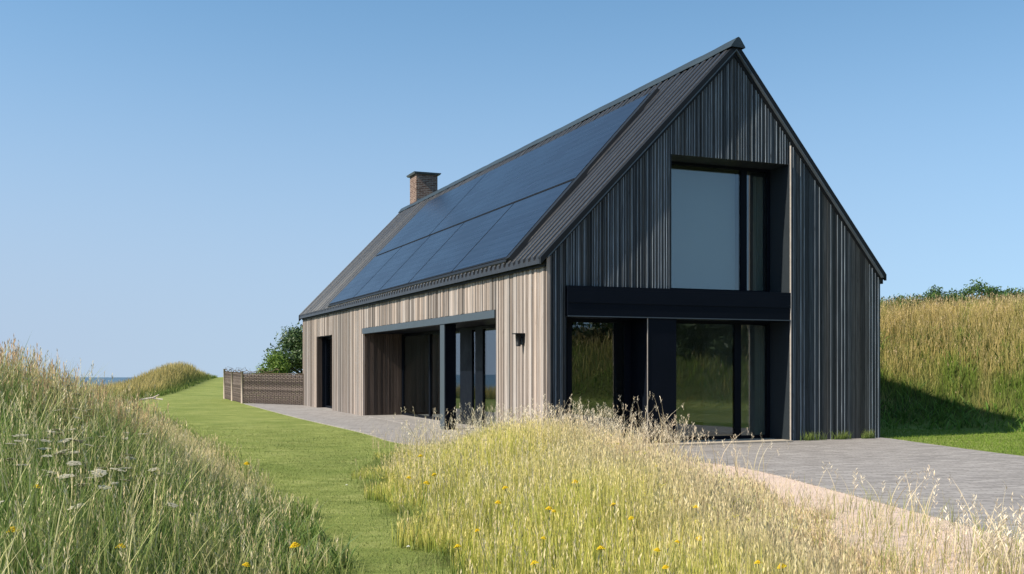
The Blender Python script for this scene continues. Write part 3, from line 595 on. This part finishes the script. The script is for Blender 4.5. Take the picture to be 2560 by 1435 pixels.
# crest stalks, taller, reddish tan heads against the sky
X, Y = scatter(8500, -9.5, -3.8, 9.5, 14.5, lambda X, Y: lt(X, Y) & (poly_dist(X, Y, LEFT_EDGE) > 1.2)); n = len(X); P = root(X, Y)
V, C, q, t3, tip, L = blades(P, rng.uniform(.45, .88, n) * (.75 + .35 * patch(X, Y, 1.9, 4.0)), rng.uniform(.005, .008, n), rng.uniform(.03, .3, n), colr(n, (.16, .18, .06), (.28, .24, .12)), colr(n, (.56, .44, .24), (.66, .52, .3)), 4); gl.add(V, C, q, t3)
V, C, q = heads(tip, .13, 6, .045, colr(n, (.46, .30, .18), (.66, .48, .30)), .25); gl.add(V, C, q)
gl.build('tall_grass', M['grass'], label='tall wild grass with green blades and tan seed heads on the left bank', cat='grass', kind='stuff')
# broad leaves low in the left bank
lf = G(); X, Y = scatter(9000, -5, -.8, 4.0, 12, lt, .5); n = len(X); P = root(X, Y)
V, C, q, t3, tip, L = blades(P, rng.uniform(.10, .32, n) , rng.uniform(.012, .026, n), rng.uniform(.3, 1.2, n), colr(n, (.03, .07, .015), (.06, .12, .02)), colr(n, (.10, .19, .04), (.22, .32, .08)), 3); lf.add(V, C, q, t3)
lf.build('leafy_undergrowth', M['leaf'], label='dark broad leaved weeds low in the left grass bank', cat='weeds', kind='stuff')
# --- lawn blades (near only)
def lawn_t(X, Y): return (poly_dist(X, Y, LEFT_EDGE) < .05) & (X < np.interp(Y, [4, 5, 7.5, 10.2, 14.4, 20.5, 24, 31], [-.3, -.35, -.4, -.95, -1.9, -2.3, -3.6, -6.6])) & view(X, Y)
ln = G(); X, Y = scatter(520000, -11, -.3, 4.5, 30, lawn_t); keep = rng.uniform(0, 1, len(X)) < np.clip(8 / Y, .25, 1) ** 1.2 * (1 - smooth((Y - 20) / 9)); X, Y = X[keep], Y[keep]; n = len(X); P = root(X, Y)
pt = patch(X, Y * .6, 1.4, 4.0)[:, None]
V, C, q, t3, tip, L = blades(P, rng.uniform(.018, .045, n), rng.uniform(.004, .007, n) * (1 + .10 * (Y - 5)), rng.uniform(.1, 1.0, n), colr(n, (.10, .145, .035), (.16, .20, .05)), colr(n, (.23, .295, .07), (.38, .40, .15)) * (.5 + .85 * pt), 2); ln.add(V, C, q, t3)
X, Y = scatter(120000, -12, .5, 4.5, 32, lambda X, Y: view(X, Y) & (Y < 31)); dL = -poly_dist(X, Y, LEFT_EDGE); dM = np.interp(Y, [4, 5, 7.5, 10.2, 14.4, 17.8, 19], [-.35, -.4, -.45, -1.05, -2.0, -2.05, -1.2]) - X
ee = np.minimum(dL, np.where(Y < 19, dM, 9)); k = (ee > -.15) & (ee < .75) & (rng.uniform(0, 1, len(X)) < np.exp(-np.clip(ee, 0, 1) / .22)); X, Y, ee = X[k], Y[k], ee[k]; n = len(X); P = root(X, Y)
V, C, q, t3, tip, L = blades(P, rng.uniform(.06, .30, n) * np.exp(-np.clip(ee, 0, 1) / .35) * (.4 + 1.1 * patch(X, Y, 2.1)), rng.uniform(.005, .009, n) * (1 + .04 * (Y - 5)), rng.uniform(.1, .8, n), colr(n, (.08, .13, .03), (.15, .2, .05)), colr(n, (.24, .34, .08), (.50, .50, .2)), 3); ln.add(V, C, q, t3)
ln.build('lawn_grass', M['grass'], label='short mown green lawn grass of the path beside the house', cat='lawn grass', kind='stuff')
# --- right bank
bg = G()
def bt(X, Y): return (poly_dist(X, Y, TOE) > -.05) & (poly_dist(X, Y, TOE) < 9) & (X > 5)
def bank(n0, x0, x1, y0, y1, test, hs, ws):
    X, Y = scatter(n0, x0, x1, y0, y1, test); n = len(X); d = poly_dist(X, Y, TOE); pt = patch(X, Y, .6, 1.0)[:, None]
    P = root(X, Y); up = smooth((d - .6) / 4.0)[:, None]; mixf = np.clip(up * .98 + (pt - .5) * 1.9 + (patch(X, Y, 2.3, 5.0)[:, None] - .5) * .9 + rng.uniform(-.25, .25, (n, 1)), 0, 1)
    H = (.12 + .55 * smooth(d / 2.2)) * rng.uniform(.5, 1.1, n) * hs
    gb = colr(n, (.05, .11, .015), (.12, .2, .03)); gt_ = colr(n, (.18, .30, .04), (.34, .40, .08)); s1 = colr(n, (.28, .24, .08), (.40, .33, .12)); s2 = colr(n, (.52, .41, .16), (.66, .52, .26))
    V, C, q, t3, tip, L = blades(P, H, rng.uniform(.010, .018, n) * ws, rng.uniform(.03, .55, n), gb * (1 - mixf) + s1 * mixf, gt_ * (1 - mixf) + s2 * mixf, 3); bg.add(V, C, q, t3)
    k = rng.uniform(0, 1, n) < .35 * up[:, 0]; V, C, q = heads(tip[k], .1, 3, .06 * ws, colr(int(k.sum()), (.52, .4, .22), (.62, .47, .3)), .35); bg.add(V, C, q)
bank(52000, 8, 18.5, 21, 35, lambda X, Y: bt(X, Y) & (X / Y < .56) & (X / Y > .28), 1, 1)
bank(30000, 9, 28, -8, 24, lambda X, Y: bt(X, Y) & (X / np.maximum(Y, .01) > .0), 1.0, 2.4)
X, Y = scatter(5200, 8, 18.5, 22, 30, lambda X, Y: bt(X, Y) & (X / Y < .56) & (X / Y > .3) & (poly_dist(X, Y, TOE) < 3.6) & (patch(X, Y, 1.3, 2.2) > .52)); n = len(X); P = root(X, Y)
V, C, q, t3, tip, L = blades(P, rng.uniform(.25, .6, n), rng.uniform(.03, .06, n), rng.uniform(.3, 1.1, n), colr(n, (.03, .07, .01), (.06, .12, .02)), colr(n, (.10, .18, .03), (.22, .32, .07)), 3); bg.add(V, C, q, t3)
bg.build('bank_grass', M['grass'], label='tall golden and green grass covering the bank right of the house', cat='grass', kind='stuff')
# lush grass at the toe of the bank, and right-hand lawn
vg = G()
def rt(X, Y): return (poly_dist(X, Y, TOE) < .6) & (X > np.interp(Y, [0, 9, 14, 17.4, 21.6, 26], [13.5, 11.7, 9.7, 8.6, 7.95, 6.0])) & (X / Y < .56) & (X / Y > .3)
X, Y = scatter(90000, 6.5, 16, 14, 28, rt); n = len(X); P = root(X, Y)
V, C, q, t3, tip, L = blades(P, rng.uniform(.03, .08, n), rng.uniform(.009, .015, n), rng.uniform(.1, .9, n), colr(n, (.08, .15, .02), (.13, .2, .035)), colr(n, (.17, .28, .035), (.27, .36, .06)), 2); vg.add(V, C, q, t3)
X, Y = scatter(2600, 8, 15, 21, 27, lambda X, Y: (np.abs(poly_dist(X, Y, TOE) - .25) < .7) & (X / Y < .56)); n = len(X); P = root(X, Y)
V, C, q, t3, tip, L = blades(P, rng.uniform(.12, .4, n), rng.uniform(.03, .06, n), rng.uniform(.2, 1.2, n), colr(n, (.05, .12, .02), (.1, .2, .03)), colr(n, (.16, .3, .05), (.28, .4, .08)), 3); vg.add(V, C, q, t3)
vg.build('verge_grass', M['grass'], label='fresh green short grass between the paving and the right bank', cat='grass', kind='stuff')
# --- far mound + land beyond the lawn
fg = G()
def ft(X, Y): t, o = far_mound(X, Y); return (t > -.2) & (t < 1.08) & (o > -.1) & (o < 3.8)
X, Y = scatter(60000, -36, -14, 42, 96, ft); n = len(X); t_, o_ = far_mound(X, Y); P = root(X, Y); up = np.clip(smooth(o_ / 1.3) + rng.uniform(-.25, .25, n), 0, 1)[:, None]
V, C, q, t3, tip, L = blades(P, (.30 + .35 * smooth(o_ / 1.2)) * rng.uniform(.6, 1.2, n), rng.uniform(.03, .06, n), rng.uniform(.05, .5, n), colr(n, (.05, .10, .02), (.09, .15, .03)) * (1 - up) + colr(n, (.26, .25, .08), (.36, .3, .12)) * up, colr(n, (.10, .17, .03), (.18, .24, .05)) * (1 - up) + colr(n, (.50, .40, .14), (.62, .46, .22)) * up, 2); fg.add(V, C, q, t3)
X, Y = scatter(34000, -46, -9, 26, 96, lambda X, Y: (poly_dist(X, Y, LEFT_EDGE) > -.1) & view(X, Y) & (Y < 96)); n = len(X); P = root(X, Y)
V, C, q, t3, tip, L = blades(P, rng.uniform(.25, .6, n), rng.uniform(.02, .05, n), rng.uniform(.05, .5, n), colr(n, (.1, .13, .04), (.22, .22, .09)), colr(n, (.3, .32, .1), (.5, .42, .2)), 2); fg.add(V, C, q, t3)
fg.build('far_grass', M['grass'], label='golden grass on the low mound at the far left end of the lawn', cat='grass', kind='stuff')

# ------------------------------------------------------------------ trees and shrubs
def leaves(mbg, centers, radii, n_per, size, c0, c1):
    for c, rd in zip(centers, radii):
        n = n_per; u = rng.normal(0, 1, (n, 3)); u /= np.linalg.norm(u, axis=1)[:, None]
        p = np.array(c) + u * np.array(rd) * (rng.uniform(.35, 1.08, (n, 1)))
        a = rng.normal(0, 1, (n, 3)); a /= np.linalg.norm(a, axis=1)[:, None]; b = np.cross(a, u + rng.normal(0, .35, (n, 3))); b /= np.linalg.norm(b, axis=1)[:, None] + 1e-6
        s = size * rng.uniform(.6, 1.3, (n, 1)); V = np.stack([p - a * s, p - b * s * .45, p + a * s, p + b * s * .45], 1).reshape(-1, 3)
        k = rng.uniform(.85, 1.15); C = np.repeat(colr(n, c0, c1, .25) * k, 4, 0)
        mbg.add(V, C, np.arange(len(V)).reshape(-1, 4))
def tree(name, x, y, h, w, label, cat, c0, c1, nclump=26, nper=230, size=.07, group=None, trunk_h=.35, seed=0, zb=None):
    r = random.Random(seed); z = hz(x, y) if zb is None else zb; rt_ = empty(name, (x, y, z), 0, label=label, cat=cat, group=group)
    tk = MB(); tk.tube([(0, 0, -.1), (.04 * h * r.uniform(-1, 1), .03 * h, h * .3), (.06 * h * r.uniform(-1, 1), .02 * h, h * .72)], [.035 * h, .026 * h, .010 * h], 8)
    cs, rs = [], []
    for k in range(nclump):
        f = r.uniform(0, 1) ** .8; a = r.uniform(0, 6.283); rr = w * .5 * (1.0 - .72 * f ** 2.2) * math.sqrt(r.uniform(.1, 1)); zz = h * (trunk_h + (1 - trunk_h) * f * .93)
        cs.append((rr * math.cos(a), rr * math.sin(a), zz)); q = r.uniform(.12, .22) * w; rs.append((q, q, q * .8))
        if k % 3 == 0: tk.tube([(0, .02 * h, zz * .55), (cs[-1][0] * .5, cs[-1][1] * .5, zz * .85), cs[-1]], [.012 * h, .008 * h, .003 * h], 5)
    tk.build('trunk', M['bark'], rt_); g_ = G(); leaves(g_, cs, rs, nper, size, c0, c1); g_.build('crown', M['leaf'], rt_)
    return rt_
tree('tree', -9.1, 46.5, 3.15, 3.9, 'dark leafy tree rising behind the wicker fence beside the house', 'tree', (.025, .055, .018), (.10, .16, .05), 46, 320, .075, trunk_h=.2, seed=3)
tree('shrub', -10.3, 44.4, 1.95, 2.0, 'light green bush just behind the wicker fence below the dark tree', 'shrub', (.10, .18, .03), (.24, .34, .06), 22, 240, .06, trunk_h=.25, seed=5)
# bushes on the crest of the right bank
spots = [(2225, 26.9, .45, .5), (2262, 27.1, .5, .8), (2310, 27.0, .55, .9), (2352, 26.8, .75, .7), (2385, 27.2, .6, .8), (2428, 26.8, .80, .6), (2462, 27.0, .95, .8), (2500, 27.3, .62, .9), (2540, 26.9, .70, .9), (2575, 27, .7, .9)]
names = ['tiny bush on the bank crest nearest the house wall', 'low wide bush second from the house along the bank crest', 'flat bramble bush third from the house along the bank crest',
         'upright leafy bush fourth from the house on the bank crest', 'squat bush right of the upright one on the bank crest', 'thin sprig topped bush near the middle of the bank crest',
         'tallest bush on the crest of the grass bank', 'low bush just right of the tallest on the bank crest', 'dense bush at the right edge of the photo on the bank crest', 'bush cut by the right frame edge on the bank crest']
for i, ((px, d_, h, w), nm) in enumerate(zip(spots, names)):
    yy = 31.2; xx = (px - CX) / F * yy; zt = hz(xx, yy)
    tree('bush', xx, yy, h + .12, w + .85, nm, 'bush', (.03, .07, .02), (.12, .2, .06), 14, 90, .045, group='bushes along the crest of the bank', trunk_h=.3, seed=40 + i)
# dark trees on the bank to the right, seen mirrored in the gable glass
for i, (x, y, h, w) in enumerate([(22, 8, 1.5, 4.5), (25, 12, 1.7, 5), (24, 3, 1.6, 5), (21.5, -2.5, 3.4, 6), (18, -8, 3.6, 6), (26, 17, 1.6, 5), (12, -14, 5, 7), (5, -18, 5.5, 8)]):
    tree('broadleaf_tree', x, y, h + .4, w, 'dark broadleaf tree on the bank, seen only mirrored in the gable glass', 'tree', (.015, .03, .01), (.06, .09, .03), 30, 130, .16, group='dark trees mirrored in the gable windows', trunk_h=.12, seed=70 + i, zb=hz(x, y) - .4)

# ------------------------------------------------------------------ fence
def fence(P, Q, h0, h1, label, posts):
    P, Q = Vector((*P, 0)), Vector((*Q, 0)); d = Q - P; L = d.length; a = math.atan2(d.y, d.x)
    o = empty('wicker_fence', P, a, label=label, cat='fence', group='woven wicker fence round the yard')
    pn = MB(); r = random.Random(int(L * 100)); rows = 34
    nst = max(4, int(L / .12))
    for k in range(rows):                                  # woven withies, over and under the uprights
        z0 = .05 + k * (h0 - .08) / rows; sgn = 1 if k % 2 else -1; pts = []
        for j in range(nst + 1):
            for q in (0, .5): 
                if j + q <= nst: pts.append(((j + q) * L / nst, .018 * sgn * math.cos(math.pi * (j + q)), z0 + r.uniform(-.008, .008) + (h1 - h0) * (j + q) / nst * k / rows))
        kk = r.uniform(.5, 1.35); pn.tube(pts, (h0 / rows) * .52, 5, (kk, kk, kk))
    for j in range(nst + 1): pn.tube([(j * L / nst, -.02, .02), (j * L / nst, 0, h0 + (h1 - h0) * j / nst + r.uniform(-.03, .03))], .014, 5, (.5, .48, .46))
    pn.build('woven_panel', M['wicker'], o)
    tr = MB(); tr.tube([(0, 0, h0 - .01), (L, 0, h1 - .01)], .02, 6); tr.build('top_rail', M['bark'], o)
    for x, hh in posts: ps = MB(); ps.tube([(x, -.045, -.05), (x + .01, -.045, hh)], .048, 8); ps.build('post', M['stake'], o)
    return o
fc = W(-.02, GL - .15)
fence((-11.18, 43.15), (fc[0], fc[1]), 1.27, 1.24, 'wicker fence panel joining the house corner, facing the lawn', [(.03, 1.33)])
fence((-13.62, 49.4), (-11.24, 43.3), 1.30, 1.27, 'short wicker fence panel running back toward the sea', [(.03, 1.42), (3.3, 1.3)])
tw = MB(); r = random.Random(12)
for a, b, n_ in (((-13.6, 49.3, 1.36), (-11.2, 43.2, 1.32), 22), ((-11.2, 43.2, 1.30), (-9.4, 41.9, 1.36), 14)):
    pts = [tuple(a[i] + (b[i] - a[i]) * k / n_ + r.uniform(-.03, .03) + (.05 * math.sin(k * 1.1) if i == 2 else 0) for i in range(3)) for k in range(n_ + 1)]
    tw.tube(pts, .014, 5)
    for p in pts[::2]:
        tw.tube([p, (p[0] + r.uniform(-.12, .12), p[1], p[2] + r.uniform(.04, .13)), (p[0] + r.uniform(-.25, .25), p[1], p[2] + r.uniform(.05, .2))], [.01, .007, .003], 4)
tw.build('climbing_stem', M['bark'], label='bare twisting vine stem lying along the top of the wicker fence', cat='vine')
# pale driftwood on the lawn
dw = MB(); b0 = Vector(((372 - CX) / F * 46.5, 46.5, .03))
dw.tube([b0 + Vector(p) for p in ((-.45, 0, .0), (-.1, .05, .06), (.2, 0, .10), (.42, .1, .24))], [.03, .05, .045, .02], 7); dw.tube([b0 + Vector(p) for p in ((.15, 0, .08), (.4, -.05, .05), (.62, 0, .03))], [.04, .035, .03], 7)
dw.build('driftwood', M['edge_light_driftwood'], label='pale piece of driftwood lying on the lawn by the far mound', cat='driftwood')

# grass tufts at the foot of the gable wall
for i, (s_, wd, lab) in enumerate([(5.85, .42, 'green grass tuft at the wall foot nearest the gable doors'), (6.55, .30, 'middle green grass tuft at the foot of the dark gable wall'), (7.25, .22, 'small green grass tuft at the wall foot by the right corner')]):
    p = W(s_, -.09); n = 150; X = np.clip(rng.normal(0, wd * .4, n), -wd * .8, wd * .8); P = np.stack([X * cT, X * sT + rng.uniform(-.05, .03, n), np.zeros(n)], 1)
    V, C, q, t3, tip, L = blades(P, rng.uniform(.06, .24, n), rng.uniform(.006, .01, n), rng.uniform(.1, .6, n), colr(n, (.08, .14, .03), (.14, .2, .05)), colr(n, (.2, .28, .06), (.34, .38, .12)), 3)
    o = np_mesh('grass_tuft', V, [q, t3], C, M['grass'], label=lab, cat='grass tuft', group='grass tufts at the foot of the gable wall'); o.location = (p[0], p[1], .02)

# ------------------------------------------------------------------ flowers
def flower(kind):
    o = empty(kind); sm_ = MB(); sm_.tube([(0, 0, 0), (.01, .005, .3), (.0, 0, .6)], [.004, .0035, .003], 5, (.22, .28, .09)); sm_.build('stem', M['petal'], o); f = MB(); r = random.Random(4)
    if kind == 'yellow_flower':
        for ring, n_, R_, zz in ((0, 12, .032, .600), (1, 10, .023, .609), (2, 7, .013, .616)):
            for k in range(n_):
                a = 6.283 * k / n_ + ring * .3; ca, sa = math.cos(a), math.sin(a); w_ = .008; c = (.82 * r.uniform(.9, 1.05), .64 * r.uniform(.85, 1.1), .04)
                f.hexa([(0, 0, zz - .002), (ca * R_ * .6 - sa * w_, sa * R_ * .6 + ca * w_, zz), (ca * R_, sa * R_, zz - .003), (ca * R_ * .6 + sa * w_, sa * R_ * .6 - ca * w_, zz)], [(0, 0, zz + .003), (ca * R_ * .6 - sa * w_, sa * R_ * .6 + ca * w_, zz + .006), (ca * R_, sa * R_, zz + .002), (ca * R_ * .6 + sa * w_, sa * R_ * .6 - ca * w_, zz + .006)], c)
    else:
        for k in range(11):
            a = k * 2.4; rr = .012 + .052 * math.sqrt(k / 11); x, y = rr * math.cos(a), rr * math.sin(a); zt = .60 - rr * .12
            f.tube([(0, 0, .53), (x * .7, y * .7, .575), (x, y, zt)], .0016, 4, (.3, .36, .16))
            for j in range(9):
                b = j * 2.4; q = .004 + .012 * math.sqrt(j / 9); cx, cy = x + q * math.cos(b), y + q * math.sin(b); c = r.uniform(.42, .66); s_ = .0055
                f.box(cx - s_, cx + s_, cy - s_, cy + s_, zt, zt + .004, (c, c * .94, c * .76))
    f.build('flower_head', M['petal'], o); return o
yf = flower('yellow_flower'); wf = flower('umbel_flower')
def at_height(px, py, zc):
    """place so that the head sits zc above the terrain under it"""
    r_ = (px - CX) / F; Yb = 10.0
    for _ in range(60):
        zz = hz(r_ * Yb, Yb) + zc; Yn = F * (CH - zz) / max(py - HY, 5); Yb = .5 * Yb + .5 * min(max(Yn, 3), 26)
    return r_ * Yb, Yb
ys_ = [(1010, 1195), (1034, 1204), (1468, 1199), (1364, 1272), (1240, 1256), (1172, 1366), (1370, 1270), (1655, 1165), (1742, 1270), (1620, 1285), (1630, 1365), (1655, 1350), (1520, 1375), (1395, 1405), (1912, 1410), (1240, 1320), (1345, 1345), (1560, 1260), (1780, 1330), (1700, 1405),
      (1310, 1215), (2030, 1405), (1060, 1140), (1120, 1180)]
first = True
def put(src, used, px, py, zc, label, group, sc_=1.0):
    x, y = at_height(px, py, zc); o = src if not used else copy_tree(src)
    o.location = (x, y, hz(x, y) + zc - .6 * sc_); o.scale = (sc_,) * 3; o.rotation_euler = (rng.uniform(-.32, .32), rng.uniform(-.32, .32), rng.uniform(0, 6)); tag(o, label, 'flower', group); return o
used = False
for px, py in ys_:
    x, y = at_height(px, py, .5); zc = .92 * float(TOPS(np.array([x]), np.array([y]))[0]) + .05
    put(yf, used, px, py, zc, 'small yellow flower head among the pale foreground grass', 'yellow flowers in the foreground meadow', rng.uniform(.5, .95)); used = True
for px, py, zc, lab, s_ in ((797, 1354, .34, 'bright yellow flower standing alone at the edge of the lawn', 1.15), (66, 1322, .5, 'orange yellow flower low in the left grass bank near the photo edge', .95), (50, 1218, .6, 'pale yellow flower in the left bank below the white umbels', .8), (568, 1408, .4, 'yellow flower at the bottom edge in the left bank grass', .75), (612, 1155, .45, 'small yellow green flower on the left bank beside the lawn', 1.1), (300, 1372, .5, 'yellow flower cluster low in the left bank near the bottom edge', .9)):
    put(yf, True, px, py, zc, lab, 'yellow flowers in the left bank', s_)
used = False
for k in range(75):
    px = rng.uniform(5, 420); py = rng.uniform(1000, 1215) if k < 58 else rng.uniform(1080, 1260)
    if px > 120 + (py - 950) * 1.35 + 60: px *= .5
    x, y = at_height(px, py, .62); dd = float(poly_dist(np.array([x]), np.array([y]), LEFT_EDGE)[0]); zc = .27 + .45 * float(smooth(dd / 1.6)) * rng.uniform(.6, .95)
    put(wf, used, px, py, zc, 'flat white umbel flower head on a thin stem in the left grass bank', 'white umbel flowers on the left bank', rng.uniform(.3, .75)); used = True
# white petals on the lawn
for i, (px, py, lab) in enumerate([(1020, 1381, 'small white petal on the lawn near the bottom edge'), (866, 1222, 'small white petal on the lawn beside the meadow edge')]):
    Yp = F * CH / (py - HY); Xp = (px - CX) / F * Yp; pm = MB(); pm.add([(-.015, 0, 0), (0, -.008, .008), (.018, 0, .004), (0, .012, .012)], [(0, 1, 2, 3)], (.8, .8, .78)); pm.add([(-.015, 0, -.003), (0, -.008, .004), (.018, 0, .0), (0, .012, .008)], [(3, 2, 1, 0)], (.8, .8, .78))
    o = pm.build('petal', M['petal'], label=lab, cat='petal'); o.location = (Xp, Yp, .045)

# ------------------------------------------------------------------ light, sky, camera
EL = R(41.5); dxy = (-.882, -.471); az = math.atan2(dxy[0], dxy[1])       # azimuth measured from +Y toward +X
w = bpy.data.worlds.new('World'); sc.world = w; w.use_nodes = True; nt = w.node_tree; nt.nodes.clear()
def wn(ty, **p):
    nd = nt.nodes.new('ShaderNode' + ty)
    for k, v in p.items(): setattr(nd, k, v)
    return nd
tc = wn('TexCoord'); sp = wn('SeparateXYZ'); mx = wn('Math', operation='MAXIMUM'); mx.inputs[1].default_value = 0.0; mul = wn('Math', operation='MULTIPLY_ADD'); mul.inputs[1].default_value = 1.15; mul.inputs[2].default_value = .12; cb = wn('CombineXYZ')
sky = wn('TexSky', sky_type='NISHITA', sun_disc=False, sun_elevation=EL, sun_rotation=az, altitude=0, air_density=1.0, dust_density=.6, ozone_density=2.2)
bgd = wn('Background'); bgd.inputs[1].default_value = .131; out = wn('OutputWorld')
L = nt.links.new
L(tc.outputs['Generated'], sp.inputs[0]); L(sp.outputs[2], mx.inputs[0]); L(mx.outputs[0], mul.inputs[0]); L(sp.outputs[0], cb.inputs[0]); L(sp.outputs[1], cb.inputs[1]); L(mul.outputs[0], cb.inputs[2])
L(cb.outputs[0], sky.inputs[0]); tn = wn('Mix', data_type='RGBA', blend_type='MULTIPLY'); tn.inputs[0].default_value = 1.0; tn.inputs[7].default_value = (.86, 1.08, 1.04, 1); L(sky.outputs[0], tn.inputs[6]); hzf = wn('MapRange'); hzf.interpolation_type = 'SMOOTHSTEP'
for i_, v_ in ((1, -.02), (2, .38), (3, .97), (4, 0.0)): hzf.inputs[i_].default_value = v_
L(sp.outputs[2], hzf.inputs[0]); hm = wn('Mix', data_type='RGBA'); hm.inputs[7].default_value = (2.25, 2.72, 3.5, 1)
xm = wn('MapRange'); [xm.inputs.__getitem__(i_).__setattr__('default_value', v_) for i_, v_ in ((1, -.6), (2, .6), (3, 1.0), (4, .62))]; L(sp.outputs[0], xm.inputs[0]); xh = wn('Math', operation='MULTIPLY'); L(hzf.outputs[0], xh.inputs[0]); L(xm.outputs[0], xh.inputs[1]); L(xh.outputs[0], hm.inputs[0]); L(tn.outputs[2], hm.inputs[6]); L(hm.outputs[2], bgd.inputs[0]); L(bgd.outputs[0], out.inputs[0])
sun = bpy.data.lights.new('sun', 'SUN'); sun.energy = 4.5; sun.angle = R(.55); sun.color = (1, .91, .76); so = bpy.data.objects.new('sun', sun); COL.objects.link(so)
sd = Vector((dxy[0] * math.cos(EL), dxy[1] * math.cos(EL), math.sin(EL))); so.rotation_euler = sd.to_track_quat('Z', 'Y').to_euler(); so.location = (-20, -10, 30)
cam = bpy.data.cameras.new('camera'); co = bpy.data.objects.new('camera', cam); COL.objects.link(co); sc.camera = co
co.location = (0, 0, CH); co.rotation_euler = (R(90), 0, 0); cam.sensor_width = 36; cam.lens = 36 * F / 2560; cam.shift_y = (HY - 717.5) / 2560; cam.clip_start = .1; cam.clip_end = 20000
vs = sc.view_settings; vs.view_transform = 'Standard'; vs.look = 'None'; vs.exposure = .66; vs.gamma = 1
sc.cycles.max_bounces = 10; sc.cycles.transparent_max_bounces = 16
